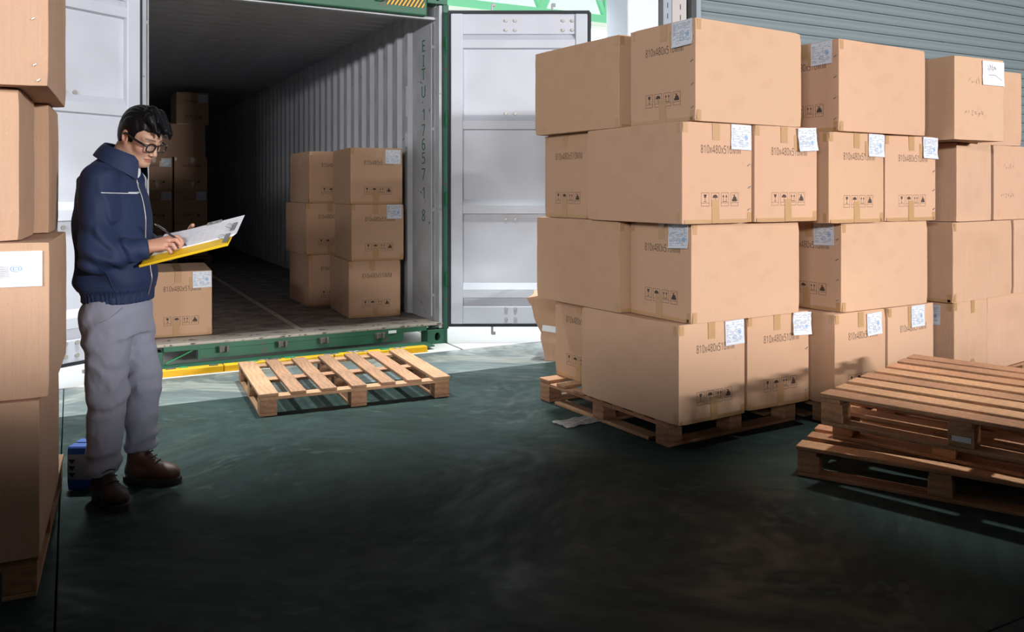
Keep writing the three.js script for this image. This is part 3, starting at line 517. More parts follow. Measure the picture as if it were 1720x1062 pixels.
// container load
const CB = 'cartons stacked inside the container near its door', CD = 'cartons stacked deep inside the dark container';
[['top carton of the front column inside the container, label at its corner', 0, 0, 0, [0.15, 0.43, 0, 0]], ['middle carton of the front column inside the container', 1, 0.01, -0.01, [0.15, 0.441, 1, 0]], ['bottom carton of the front column inside the container, bulging flap, no label', 2, -0.015, 0.02, null]]
  .forEach(([lb, k, dx, da, lab]) => carton(lb, CB, { x: -1.443 + dx, z: 7.44, a: 0.40 + da, y: FLOORY + (2 - k) * 0.51, end: 'R', lab, tint: 0, tape: k === 2 ? 1 : 1 }));
[['top carton of the rear column, half hidden by the column in front', 0, 0, 0], ['middle carton of the rear column, pushed out a little', 1, -0.03, 0.02], ['bottom carton of the rear column on the container floor', 2, -0.005, 0]]
  .forEach(([lb, k, dx, da]) => carton(lb, CB, { x: -1.986 + dx, z: 8.16, a: 0.486 + da, y: FLOORY + (2 - k) * 0.51, end: 'R', tint: 1, v: 1 }));
{ const [x, z] = C(2.375, 0.34); carton('single carton at the container sill behind the man, taped top and label in view', null, { x, z, a: A - 0.06, y: FLOORY, end: 'R', lab: [0.165, 0.441, 0, 0.02], tint: 1 }); }
{ // deep load, on a pallet
  let n = 0; const lab = ['second-row', 'third-row', 'fourth-row'];
  const put = (u, v, k, end, label, l) => { const [x, z] = C(u, v); carton(label, CD, { x, z, a: A, y: FLOORY + 0.125 + k * 0.51, end, lab: l ? [0.15, 0.42, 0, 0] : null, tape: 1, tint: 3 }); };
  const rows = ['bottom row', 'second row', 'third row'];
  for (let k = 0; k < 3; k++) { put(1.50, 7.0, k, 'R', 'dim carton deep in the container, ' + rows[k] + ', column nearer the corrugated wall', k === 1); put(2.0, 7.02, k, 'R', 'dim carton deep in the container, ' + rows[k] + ', column behind the man\'s chin', k > 0); }
  put(1.85, 7.05, 3, 'L', 'dim carton lying lengthwise on the third row deep in the container', false);
  put(1.45, 7.2, 4, 'R', 'dim carton topmost under the container ceiling, pale label just visible', true);
}
// tall stack behind the man: right vertical edge given, so the near edge is found from it
{
  const a = 0.43, ca = Math.cos(a), sa = Math.sin(a);
  const put = (label, X, Z, k, end, o = {}) => { const w = end === 'R' ? BW : BL; return carton(label, S0, { x: X - w * ca, z: Z - w * sa, a, y: P1 + k * BH, end, ...o }); };
  put('bottom carton of the tall stack by the man, lost in shade', -1.53, 2.70, 0, 'R', { kind: 'plain', tint: 2, tape: 0 });
  put('carton at the back of the tall stack, bottom row, mostly hidden', -1.975, 3.56, 0, 'L', { kind: 'plain', tape: 0, tint: 3 });
  put('carton at the back of the tall stack, second row, mostly hidden', -1.975, 3.56, 1, 'L', { kind: 'plain', tape: 0, tint: 3 });
  const L2 = put('carton with large shipping document on its face, in the tall stack by the man', -1.518, 2.736, 1, 'R', { kind: 'plain', tint: 0, tape: 0 });
  part('shipping_document', labelGeo(0.235, 0.115, 0.4), M.wideDoc, L2, [BW / 2 - 0.02 - 0.1175, 0.425, BL / 2 + 0.005]);
  put('carton with plain face on the document carton, in front of the recessed one', -1.640, 2.775, 2, 'L', { kind: 'plain', tint: 0, tape: 0 });
  put('recessed carton in the third row, shaded face, beside the white container door', -1.822, 3.28, 2, 'L', { kind: 'plain', tint: 1, tape: 0 });
  const T = put('topmost carton of the tall stack with punched corner tears, overhanging the recessed one', -1.523, 2.74, 3, 'R', { kind: 'plain', tint: 0, tape: 0 });
  for (const [y, zz] of [[0.41, 0.05], [0.22, 0.045], [0.07, 0.04], [0.02, 0.03]]) part('staple', rbox(0.014, 0.005, 0.003, 0.001), M.bolt, T, [BW / 2 - zz, y, BL / 2 + 0.003], [0, 0.3, 0.6]);
}

// ---------------------------------------------------------------- pallets
// local frame: x along the boards' spacing (long), z along the top boards; origin at the middle of the base
function pallet(label, group, pos, turn, o = {}) {
  const L = o.L ?? 1.2, W = o.W ?? 1.0, H = o.H ?? 0.14, n = o.n ?? 7, mats = o.mats || WOOD, R = rng(o.seed || 1);
  const p = groupAt('pallet', pos, turn); tag(p, label, 'pallet', group);
  const tb = 0.02, bb = 0.018, bh = H - 2 * tb - bb, pick = () => mats[Math.floor(R() * mats.length)];
  for (let i = 0; i < n; i++) {
    const edge = i === 0 || i === n - 1, bw = (edge ? 0.11 : o.bw ?? 0.092) + (R() - 0.5) * 0.008, x = -L / 2 + bw / 2 + (L - bw) * i / (n - 1) + (edge ? 0 : (R() - 0.5) * 0.016);
    const g = rbox(W + (R() - 0.5) * 0.012, tb, bw, 0.004);
    part('top_board', g, pick(), p, [clamp(x, -L / 2 + bw / 2, L / 2 - bw / 2), H - tb / 2, (R() - 0.5) * 0.01], [0, Math.PI / 2 + (edge ? 0 : (R() - 0.5) * 0.012), 0]);
  }
  for (const z of [-1, 0, 1]) part('stringer_board', rbox(L - 0.01, tb, 0.085, 0.003), pick(), p, [0, H - tb * 1.5 - 0.0005, z * (W / 2 - 0.048)]);
  for (const x of [-1, 0, 1]) for (const z of [-1, 0, 1]) { const b = part('block', rbox(0.1, bh, 0.095, 0.004), pick(), p, [x * (L / 2 - 0.055), bb + bh / 2, z * (W / 2 - 0.052)]); if (o.sticker && x === o.sticker[0] && z === o.sticker[1]) part('sticker', rbox(0.07, 0.022, 0.002, 0.0005), M.paper, b, [x * 0.0512, -0.008, 0.004], [0, Math.PI / 2, 0]); }
  for (const x of [-1, 0, 1]) part('bottom_board', rbox(W - 0.01, bb, 0.1, 0.004), pick(), p, [x * (L / 2 - 0.056), bb / 2, 0], [0, Math.PI / 2, 0]);
  if (o.rim) for (const z of [-1, 1]) part('bottom_board', rbox(L - 0.32, bb, 0.09, 0.004), pick(), p, [0, bb / 2, z * (W / 2 - 0.05)]);
  return p;
}
// place by a base corner and two directions: e1 along the long side, the boards running along the other
function palletAt(label, group, corner, ang, y, o, flipSide = 1) {   // ang: heading of the long side in plan
  const L = o.L ?? 1.2, W = o.W ?? 1.0, e1 = [Math.cos(ang), Math.sin(ang)], e2 = [-Math.sin(ang) * flipSide, Math.cos(ang) * flipSide];
  const cx = corner[0] + e1[0] * L / 2 + e2[0] * W / 2, cz = corner[1] + e1[1] * L / 2 + e2[1] * W / 2;
  return pallet(label, group, [cx, y, -cz], ang, o);
}
palletAt('loose empty pallet lying alone on the floor in front of the container', null, [-1.477, 4.863], 0.432, 0, { L: 1.19, W: 1.01, H: 0.134, seed: 4 });
// pallets under the stacks: long side runs away along the plain sides
palletAt('pallet under the carton stack by the container door, one bare plank end in view', 'pallets under the carton stacks', [0.805, 4.285], 0.56 + Math.PI / 2, 0, { L: 1.19, W: 0.99, H: P1, seed: 9, rim: 1, mats: OLDWOOD }, -1);
palletAt('pallet under the middle carton stack, mostly hidden behind the loose pallets', 'pallets under the carton stacks', [1.79, 4.735], 0.57 + Math.PI / 2, 0, { L: 1.19, W: 1.02, H: P2, seed: 12, rim: 1, mats: OLDWOOD }, -1);
palletAt('pallet under the farther stack along the shutter, hidden by pallet slats', 'pallets under the carton stacks', [2.86, 5.36], 0.63 + Math.PI / 2, 0, { L: 1.19, W: 1.05, H: P3, seed: 15, rim: 1, mats: OLDWOOD }, -1);
palletAt('dark pallet under the load deep inside the container', 'pallets under the carton stacks', C(2.05, 7.03), A, FLOORY, { L: 1.1, W: 1.0, H: 0.124, seed: 17, mats: OLDWOOD });
palletAt('pallet under the tall carton stack behind the man', 'pallets under the carton stacks', [-2.40, 2.33], 0.43, 0, { L: 0.94, W: 1.14, H: P1 - 0.0005, seed: 19, mats: OLDWOOD });
// pile of three loose pallets
palletAt('lowest of three loose pallets piled crookedly, resting on the floor in shade', null, [1.322, 3.88], 0.98, 0, { L: 0.95, W: 1.2, H: 0.14, n: 6, seed: 22, mats: REDWOOD, bw: 0.1 }, -1);
palletAt('middle of three loose pallets, sandwiched and mostly hidden by the slatted top one', null, [1.53, 4.0], 0.795, 0.1405, { L: 1.2, W: 1.0, H: 0.14, n: 6, seed: 25, mats: REDWOOD, bw: 0.1 }, -1);
palletAt('top one of three loose pallets, close-set reddish slats and a white sticker on its block', null, [1.373, 3.725], 0.805, 0.281, { L: 1.22, W: 1.15, H: 0.142, n: 8, seed: 28, mats: REDWOOD, bw: 0.106, sticker: [-1, 0] }, -1);

// ---------------------------------------------------------------- small things on the floor
{ // crushed carton leaning behind the stack
  const g = new THREE.BoxGeometry(0.46, 0.52, 0.40, 10, 12, 10), p = g.attributes.position;
  for (let i = 0; i < p.count; i++) {
    const x = p.getX(i), y = p.getY(i), z = p.getZ(i), q = y / 0.52 + 0.5;
    const lean = -0.13 * Math.pow(q, 1.3), crease = 0.03 * Math.exp(-((q - 0.42) ** 2) / 0.004);
    p.setXYZ(i, x * (1 - crease) + lean + 0.012 * N3(x * 8, y * 8, z * 8), y + (q > 0.9 ? 0.03 * Math.sin(x * 9 + 1) : 0) * q, z + lean * -0.5 - Math.sign(z) * crease + 0.012 * N3(x * 7 + 9, y * 7, z * 7));
  }
  g.computeVertexNormals(); g.translate(0, 0.26, 0); boxUV(g);
  const c = mesh('crushed_carton', g, CARD.plain[1]); c.position.set(0.53, 0.002, -6.62); c.rotation.y = -0.25; tag(c, 'crushed empty carton slumped on the floor between the container door and the stack', 'box');
  part('flap', rbox(0.30, 0.006, 0.2, 0.002), CARD.plain[2], c, [-0.20, 0.545, 0.1], [0.25, 0.2, 0.3]);
  part('flap', rbox(0.38, 0.05, 0.006, 0.002), M.paper, c, [-0.06, 0.235, 0.215], [0.2, 0.0, -0.12]);
}
{ // clear film scrap
  const g = new THREE.PlaneGeometry(0.26, 0.14, 16, 10); g.rotateX(-Math.PI / 2); const p = g.attributes.position;
  for (let i = 0; i < p.count; i++) { const x = p.getX(i), z = p.getZ(i); p.setY(i, 0.006 + 0.014 * Math.abs(N3(x * 16, 1, z * 20))); p.setX(i, x + 0.02 * N3(z * 14, 4, x * 5)); }
  const g2 = g.clone(); g2.translate(0, 0.0008, 0); g.computeVertexNormals();
  const m = mesh('plastic_scrap', g, new THREE.MeshPhysicalMaterial({ color: lin(0.6, 0.62, 0.62), roughness: 0.25, transmission: 0.75, thickness: 0 })); m.position.set(0.38, 0.0, -4.76); m.rotation.y = 0.6; tag(m, 'crumpled scrap of clear plastic film on the floor by the pallet corner', 'plastic');
}
{ // small blue and white carton on the floor by the man
  const tex = canvas(256, 256, (g, w, h) => { g.fillStyle = '#8f97a8'; g.fillRect(0, 0, w, h); g.fillStyle = '#1f52b4'; g.fillRect(0, 0, w, 40); g.fillRect(0, 190, w, 66); g.fillStyle = '#20262e'; for (let i = 0; i < 3; i++) { g.beginPath(); g.moveTo(10, 70 + i * 40); g.lineTo(74, 70 + i * 40); g.lineTo(42, 98 + i * 40); g.fill(); } });
  const c = mesh('blue_carton', rbox(0.13, 0.19, 0.2, 0.004), std(0xffffff, 0.7, 0, { map: tex })); c.geometry = cartonGeo(31, 0.13, 0.19, 0.15, false, 0.5); c.position.set(-1.905, 0.0, -3.76); c.rotation.y = 0.05; tag(c, 'small blue and white carton standing on the floor behind the man\'s heel', 'box');
  for (const z of [0.04, -0.03]) part('lid_band', rbox(0.127, 0.004, 0.055, 0.001), std(lin(0.03, 0.10, 0.42), 0.6), c, [0, 0.19, z]);
}
// ---------------------------------------------------------------- the man with the clipboard
// signed distances, meshed by surface nets
const smin = (a, b, k) => { const h = Math.max(k - Math.abs(a - b), 0) / k; return Math.min(a, b) - h * h * k * 0.25; };
function cap(x, y, z, a, b, ra, rb) {
  const bx = b[0] - a[0], by = b[1] - a[1], bz = b[2] - a[2], px = x - a[0], py = y - a[1], pz = z - a[2];
  const h = clamp((px * bx + py * by + pz * bz) / (bx * bx + by * by + bz * bz), 0, 1);
  return Math.hypot(px - bx * h, py - by * h, pz - bz * h) - (ra + (rb - ra) * h);
}
function ell(x, y, z, c, r) { const a = (x - c[0]) / r[0], b = (y - c[1]) / r[1], d = (z - c[2]) / r[2], k0 = Math.hypot(a, b, d), k1 = Math.hypot(a / r[0], b / r[1], d / r[2]); return k1 < 1e-9 ? -Math.min(...r) : k0 * (k0 - 1) / k1; }
function nets(f, lo, hi, cell, colour) {
  const n = [0, 1, 2].map((i) => Math.ceil((hi[i] - lo[i]) / cell) + 1), [nx, ny, nz] = n, v = new Float32Array(nx * ny * nz), id = (i, j, k) => (k * ny + j) * nx + i;
  for (let k = 0; k < nz; k++) for (let j = 0; j < ny; j++) for (let i = 0; i < nx; i++) v[id(i, j, k)] = f(lo[0] + i * cell, lo[1] + j * cell, lo[2] + k * cell);
  const vid = new Int32Array(nx * ny * nz).fill(-1), pos = [], idx = [];
  for (let k = 0; k + 1 < nz; k++) for (let j = 0; j + 1 < ny; j++) for (let i = 0; i + 1 < nx; i++) {
    let inside = 0; const c = []; for (let q = 0; q < 8; q++) { const s = v[id(i + (q & 1), j + ((q >> 1) & 1), k + (q >> 2))]; c.push(s); if (s < 0) inside++; }
    if (inside === 0 || inside === 8) continue;
    let sx = 0, sy = 0, sz = 0, m = 0;
    for (let q = 0; q < 8; q++) for (const b of [1, 2, 4]) if (!(q & b)) { const s0 = c[q], s1 = c[q | b]; if ((s0 < 0) !== (s1 < 0)) { const t = s0 / (s0 - s1); sx += (q & 1) + (b === 1 ? t : 0); sy += ((q >> 1) & 1) + (b === 2 ? t : 0); sz += (q >> 2) + (b === 4 ? t : 0); m++; } }
    vid[id(i, j, k)] = pos.length / 3; pos.push(lo[0] + (i + sx / m) * cell, lo[1] + (j + sy / m) * cell, lo[2] + (k + sz / m) * cell);
  }
  for (let k = 1; k + 1 < nz; k++) for (let j = 1; j + 1 < ny; j++) for (let i = 1; i + 1 < nx; i++) {
    const s = v[id(i, j, k)] < 0;
    const quad = (a, b, c, d, flip) => { if (a < 0 || b < 0 || c < 0 || d < 0) return; if (flip) idx.push(a, c, b, a, d, c); else idx.push(a, b, c, a, c, d); };
    if (s !== (v[id(i + 1, j, k)] < 0)) quad(vid[id(i, j - 1, k - 1)], vid[id(i, j, k - 1)], vid[id(i, j, k)], vid[id(i, j - 1, k)], !s);
    if (s !== (v[id(i, j + 1, k)] < 0)) quad(vid[id(i - 1, j, k - 1)], vid[id(i - 1, j, k)], vid[id(i, j, k)], vid[id(i, j, k - 1)], !s);
    if (s !== (v[id(i, j, k + 1)] < 0)) quad(vid[id(i - 1, j - 1, k)], vid[id(i, j - 1, k)], vid[id(i, j, k)], vid[id(i - 1, j, k)], !s);
  }
  const g = new THREE.BufferGeometry(); g.setAttribute('position', new THREE.Float32BufferAttribute(pos, 3)); g.setIndex(idx);
  const nn = new Float32Array(pos.length), uv = new Float32Array(pos.length / 3 * 2), e = cell * 0.6, col = colour ? new Float32Array(pos.length) : null;
  for (let i = 0; i < pos.length; i += 3) {
    const x = pos[i], y = pos[i + 1], z = pos[i + 2], d = new THREE.Vector3(f(x + e, y, z) - f(x - e, y, z), f(x, y + e, z) - f(x, y - e, z), f(x, y, z + e) - f(x, y, z - e)).normalize();
    nn[i] = d.x; nn[i + 1] = d.y; nn[i + 2] = d.z; uv[i / 3 * 2] = x + z; uv[i / 3 * 2 + 1] = y;
    if (col) { const c = colour(x, y, z); col[i] = c[0]; col[i + 1] = c[1]; col[i + 2] = c[2]; }
  }
  g.setAttribute('normal', new THREE.BufferAttribute(nn, 3)); g.setAttribute('uv', new THREE.BufferAttribute(uv, 2)); if (col) g.setAttribute('color', new THREE.BufferAttribute(col, 3));
  return g;
}
{
  const MX = -1.74, MZ = -3.70;                                // the man's frame: +x the way he faces, +z towards the viewpoint (his right side)
  // head frame: bowed and turned a little towards the viewpoint
  const pitch = 28 * Math.PI / 180, yaw = 20 * Math.PI / 180, cp = Math.cos(pitch), sp = Math.sin(pitch);
  const fwd = [cp * Math.cos(yaw), -sp, cp * Math.sin(yaw)], rgt = [-Math.sin(yaw), 0, Math.cos(yaw)];
  const up = [rgt[1] * fwd[2] - rgt[2] * fwd[1], rgt[2] * fwd[0] - rgt[0] * fwd[2], rgt[0] * fwd[1] - rgt[1] * fwd[0]];
  const HC = [0.095, 1.572, 0.0];
  const toHead = (x, y, z) => { const a = x - HC[0], b = y - HC[1], c = z - HC[2]; return [a * fwd[0] + b * fwd[1] + c * fwd[2], a * up[0] + b * up[1] + c * up[2], a * rgt[0] + b * rgt[1] + c * rgt[2]]; };
  const headMat = new THREE.Matrix4().makeBasis(new THREE.Vector3(...fwd), new THREE.Vector3(...up), new THREE.Vector3(...rgt)).setPosition(...HC);
  const H = (h, u, r) => new THREE.Vector3(h, u, r).applyMatrix4(headMat);
  const headD = (h, u, r) => {                                  // h forward, u up, r to his right
    const s = Math.abs(r);
    let d = ell(h, u, r, [-0.006, 0.028, 0], [0.094, 0.084, 0.073]);
    d = smin(d, ell(h, u, r, [0.036, -0.045, 0], [0.054, 0.075, 0.054]), 0.035);
    d = smin(d, cap(h, u, s, [0.0, -0.055, 0.050], [0.062, -0.104, 0.016], 0.013, 0.014), 0.028);   // jaw line
    d = smin(d, ell(h, u, r, [0.073, -0.104, 0], [0.017, 0.016, 0.02]), 0.02);                     // chin
    d = smin(d, ell(h, u, s, [0.058, -0.035, 0.040], [0.022, 0.02, 0.02]), 0.025);                  // cheek
    d = smin(d, cap(h, u, s, [0.080, 0.012, 0.012], [0.066, 0.012, 0.046], 0.009, 0.008), 0.018);   // brow
    d = -smin(-d, ell(h, u, s, [0.092, -0.008, 0.032], [0.016, 0.012, 0.017]), 0.014);              // eye socket
    d = smin(d, ell(h, u, s, [0.071, -0.008, 0.031], [0.0125, 0.0115, 0.0135]), 0.005);             // lids over the eyes
    d = smin(d, cap(h, u, r, [0.087, -0.002, 0], [0.107, -0.044, 0], 0.0075, 0.0105), 0.012);       // nose
    d = smin(d, ell(h, u, s, [0.096, -0.049, 0.011], [0.0095, 0.0075, 0.007]), 0.006);
    d = smin(d, ell(h, u, r, [0.083, -0.0725, 0], [0.012, 0.0065, 0.021]), 0.007);                  // lips
    d = smin(d, ell(h, u, r, [0.081, -0.083, 0], [0.0115, 0.007, 0.018]), 0.006);
    d = Math.max(d, -ell(h, u, r, [0.0945, -0.0778, 0], [0.006, 0.0014, 0.022]));
    const er = ell(h + 0.25 * (u + 0.015), u, s, [-0.012, -0.016, 0.076], [0.0185, 0.031, 0.0085]);  // ears
    const bowl = ell(h + 0.25 * (u + 0.015), u, s, [-0.008, -0.014, 0.083], [0.0105, 0.02, 0.0065]);
    d = smin(d, Math.max(er, -bowl), 0.006);
    return d;
  };
  const neckA = [-0.012, 1.40, 0], neckB = H(-0.032, -0.05, 0).toArray();
  const neckD = (x, y, z) => smin(cap(x, y, z, neckA, neckB, 0.062, 0.056), cap(x, y, z, [-0.02, 1.38, 0], [-0.02, 1.38, 0.001], 0.09, 0.09), 0.05);
  const skinTone = [0.50, 0.295, 0.205];
  const headColour = (x, y, z) => {
    const [h, u, r] = toHead(x, y, z), s = Math.abs(r); let c = [...skinTone];
    const mix = (t, k) => { c = c.map((v, i) => lerp(v, t[i], k)); };
    mix([0.52, 0.22, 0.16], 0.55 * Math.exp(-((h - 0.06) ** 2 + (u + 0.04) ** 2 + (s - 0.045) ** 2) / 0.0009));
    mix([0.40, 0.13, 0.11], 0.85 * sstep(0.012 - Math.abs(u + 0.077) - Math.max(0, s - 0.014), 0, 0.006) * (h > 0.07 ? 1 : 0));
    mix([0.55, 0.22, 0.16], 0.4 * sstep(s, 0.068, 0.08));
    const brow = Math.exp(-((u - 0.0165 - 0.06 * (s - 0.03) * 0.5) ** 2) / 0.00002) * sstep(s, 0.008, 0.014) * (1 - sstep(s, 0.05, 0.056)) * (h > 0.045 ? 1 : 0); mix([0.03, 0.02, 0.018], 0.9 * brow);
    const lash = Math.exp(-((u + 0.0135) ** 2) / 0.0000035) * sstep(s, 0.017, 0.02) * (1 - sstep(s, 0.042, 0.046)) * (h > 0.06 ? 1 : 0); mix([0.03, 0.018, 0.015], lash);
    return c;
  };
  const headGeo = nets((x, y, z) => { const q = toHead(x, y, z); return smin(headD(...q), neckD(x, y, z), 0.03); }, [-0.12, 1.405, -0.12], [0.24, 1.71, 0.12], 0.0033, headColour);
  // hands
  const chain = (x, y, z, pts, r0, r1) => { let d = 9; for (let i = 0; i + 1 < pts.length; i++) { const a = r0 + (r1 - r0) * i / (pts.length - 1), b = r0 + (r1 - r0) * (i + 1) / (pts.length - 1); d = Math.min(d, cap(x, y, z, pts[i], pts[i + 1], a, b)); } return d; };
  const rW = [0.150, 1.078, 0.135];
  const rFingers = [[[0.258, 1.122, 0.098], [0.293, 1.128, 0.096], [0.312, 1.113, 0.102], [0.3185, 1.097, 0.106]], [[0.262, 1.113, 0.117], [0.296, 1.115, 0.118], [0.312, 1.097, 0.114], [0.310, 1.084, 0.108]], [[0.259, 1.098, 0.131], [0.289, 1.096, 0.136], [0.298, 1.079, 0.130], [0.290, 1.073, 0.117]], [[0.250, 1.083, 0.140], [0.276, 1.078, 0.146], [0.283, 1.064, 0.140], [0.275, 1.058, 0.128]]];
  const rThumb = [[0.185, 1.088, 0.095], [0.235, 1.108, 0.080], [0.272, 1.107, 0.083], [0.300, 1.099, 0.093]];
  const rHandD = (x, y, z) => {
    let d = cap(x, y, z, [0.118, 1.075, 0.14], [0.176, 1.082, 0.128], 0.026, 0.026);
    for (const [i, f] of rFingers.entries()) d = smin(d, cap(x, y, z, [0.176, 1.085 + 0.004 * (2 - i), 0.118 + 0.007 * i], f[0], 0.020, 0.0115), 0.014);
    d = smin(d, cap(x, y, z, [0.172, 1.082, 0.11], rThumb[1], 0.019, 0.0125), 0.012);
    for (const [i, f] of rFingers.entries()) d = smin(d, chain(x, y, z, f, [0.0098, 0.0100, 0.0094, 0.0084][i], [0.0078, 0.008, 0.0076, 0.0068][i]), 0.0045);
    return smin(d, chain(x, y, z, rThumb, 0.0125, 0.0092), 0.005);
  };
  const handColour = (x, y, z) => { const k = 0.5 + 0.5 * N3(x * 60, y * 60, z * 60); return [0.52 + 0.02 * k, 0.29 - 0.02 * k, 0.205 - 0.015 * k]; };
  const rHandGeo = nets(rHandD, [0.09, 1.02, 0.05], [0.345, 1.16, 0.18], 0.0027, handColour);
  const lFingers = [[[0.268, 1.085, -0.070], [0.292, 1.104, -0.045], [0.305, 1.121, -0.020]], [[0.275, 1.092, -0.085], [0.302, 1.112, -0.058], [0.318, 1.131, -0.032]], [[0.280, 1.100, -0.10], [0.310, 1.122, -0.072], [0.328, 1.141, -0.046]], [[0.280, 1.110, -0.113], [0.306, 1.130, -0.092], [0.322, 1.145, -0.072]]];
  const lThumb = [[0.215, 1.082, -0.125], [0.250, 1.120, -0.125], [0.275, 1.158, -0.100], [0.296, 1.170, -0.070]];
  const lHandD = (x, y, z) => {
    let d = cap(x, y, z, [0.155, 1.045, -0.15], [0.205, 1.064, -0.125], 0.026, 0.026);
    for (const f of lFingers) d = smin(d, cap(x, y, z, [0.21, 1.066, -0.12], f[0], 0.02, 0.011), 0.014);
    for (const [i, f] of lFingers.entries()) d = smin(d, chain(x, y, z, f, 0.0095, 0.0076), 0.004);
    return smin(d, chain(x, y, z, lThumb, 0.0135, 0.009), 0.006);
  };
  const lHandGeo = nets(lHandD, [0.11, 1.0, -0.2], [0.36, 1.20, 0.01], 0.003, handColour);
  // torso, arms and legs under the clothes
  const shN = [-0.015, 1.372, 0.162], elN = [0.0, 1.055, 0.215], wrN = [0.172, 1.077, 0.133], shF = [-0.045, 1.375, -0.165], elF = [-0.03, 1.08, -0.235], wrF = [0.16, 1.048, -0.148];
  const legN = [[-0.02, 0.78, 0.085], [-0.006, 0.455, 0.10], [-0.020, 0.12, 0.115]], legF = [[-0.01, 0.78, -0.085], [0.058, 0.455, -0.095], [0.046, 0.16, -0.10]];
  const tab = [[0.60, 0, 0.13, 0.16], [0.78, -0.008, 0.132, 0.168], [0.86, -0.008, 0.139, 0.168], [0.93, -0.018, 0.152, 0.185], [1.0, -0.018, 0.146, 0.186], [1.15, -0.028, 0.137, 0.192], [1.28, -0.030, 0.132, 0.190], [1.37, -0.034, 0.118, 0.175], [1.43, -0.022, 0.086, 0.115], [1.48, -0.01, 0.066, 0.072], [1.6, -0.01, 0.06, 0.06]];
  const torso = (x, y, z, grow) => { let i = 0; while (i < tab.length - 2 && y > tab[i + 1][0]) i++; const a = tab[i], b = tab[i + 1], t = sstep(y, a[0], b[0]), cx = lerp(a[1], b[1], t), hx = lerp(a[2], b[2], t) + grow, hz = lerp(a[3], b[3], t) + grow; const k = Math.pow(Math.pow(Math.abs(x - cx) / hx, 2.3) + Math.pow(Math.abs(z) / hz, 2.3), 1 / 2.3); return (k - 1) * Math.min(hx, hz); };
  const bodyD = (x, y, z) => {
    let d = Math.max(torso(x, y, z, -0.022), y - 1.43, 0.74 - y);
    d = smin(d, neckD(x, y, z), 0.04);
    for (const [a, b, c] of [[shN, elN, wrN], [shF, elF, wrF]]) { d = smin(d, cap(x, y, z, a, b, 0.052, 0.042), 0.03); d = smin(d, cap(x, y, z, b, c, 0.041, 0.027), 0.02); }
    for (const [a, b, c] of [legN, legF]) { d = smin(d, cap(x, y, z, a, b, 0.082, 0.056), 0.03); d = smin(d, cap(x, y, z, b, c, 0.055, 0.036), 0.02); }
    return d;
  };
  const bodyGeo = nets((x, y, z) => Math.max(bodyD(x, y, z), y - 1.415), [-0.24, 0.08, -0.32], [0.22, 1.44, 0.32], 0.014, () => skinTone);
  const skin = new THREE.MeshPhysicalMaterial({ color: 0xffffff, vertexColors: true, roughness: 0.55, sheen: 0.2, sheenRoughness: 0.5 });
  const man = mesh('person', mergeGeometries([bodyGeo, headGeo, rHandGeo, lHandGeo]), skin);
  man.position.set(MX, 0, MZ);
  tag(man, 'man with black hair and glasses in navy jacket and grey trousers, writing on a clipboard', 'person');

  // jacket
  const clothNoise = (x, y, z, f) => N3(x * f, y * f, z * f);
  const navy = new THREE.MeshPhysicalMaterial({ color: lin(0.007, 0.019, 0.068), roughness: 0.75, sheen: 0.12, sheenRoughness: 0.6, sheenColor: lin(0.15, 0.2, 0.4) });
  const sleeveD = (x, y, z, sh, el, wr) => {
    let d = cap(x, y, z, sh, el, 0.074, 0.064); d = smin(d, cap(x, y, z, el, wr, 0.063, 0.047), 0.035);
    const q = Math.hypot(x - el[0], y - el[1], z - el[2]); d -= 0.013 * Math.exp(-q * q / 0.014) * Math.sin((x - el[0]) * 42 + (y - el[1]) * 62 + 2 * clothNoise(x, y, z, 9));
    d -= 0.006 * Math.exp(-((x - 0.10) ** 2) / 0.006) * Math.sin(x * 105 + 40 * (y - 1.06) + 3 * clothNoise(x, y, z, 11)); d -= 0.006 * sstep(y, 1.08, 1.2) * clothNoise(x * 1.6, y * 0.8, z, 14);
    return d;
  };
  const jacketD = (x, y, z) => {
    let d = torso(x, y, z, 0.004);
    d -= 0.014 * clothNoise(x, y * 0.8, z, 8) + 0.006 * Math.sin(26 * (y + 0.5 * x) + 3 * clothNoise(x, y, z, 6)) * sstep(1.2 - y, 0, 0.3) * sstep(y, 0.88, 0.95);
    if (y < 0.895) d += 0.005 * sstep(0.897 - y, 0, 0.012) - 0.0025 * Math.sin(Math.atan2(z, x) * 70);   // ribbed waistband
    d = smin(d, sleeveD(x, y, z, shN, elN, wrN), 0.025);
    d = smin(d, sleeveD(x, y, z, shF, elF, wrF), 0.025);
    for (const wr of [wrN, wrF]) { const el = wr === wrN ? elN : elF; d = Math.min(d, cap(x, y, z, [wr[0] - 0.03, wr[1] - 0.003, lerp(wr[2], el[2], 0.12)], wr, 0.049, 0.046)); }
    const wcut = (wr, el) => { const n = new THREE.Vector3(wr[0] - el[0], wr[1] - el[1], wr[2] - el[2]).normalize(); return (x - wr[0]) * n.x + (y - wr[1]) * n.y + (z - wr[2]) * n.z - 0.012; };
    if (x > 0.08) { if (z > 0) d = Math.max(d, Math.min(wcut(wrN, elN), z > 0.05 ? 9 : -9)); else d = Math.max(d, Math.min(wcut(wrF, elF), z < -0.08 ? 9 : -9)); }
    d = Math.max(d, y - 1.475, 0.838 - y);
    // open neckline in front
    d = Math.max(d, -cap(x, y, z, [0.09, 1.50, 0.0], [0.135, 1.37, 0.005], 0.055, 0.008));
    return d;
  };
  const jacket = part('jacket', nets(jacketD, [-0.27, 0.825, -0.33], [0.21, 1.50, 0.33], 0.0085), navy, man);
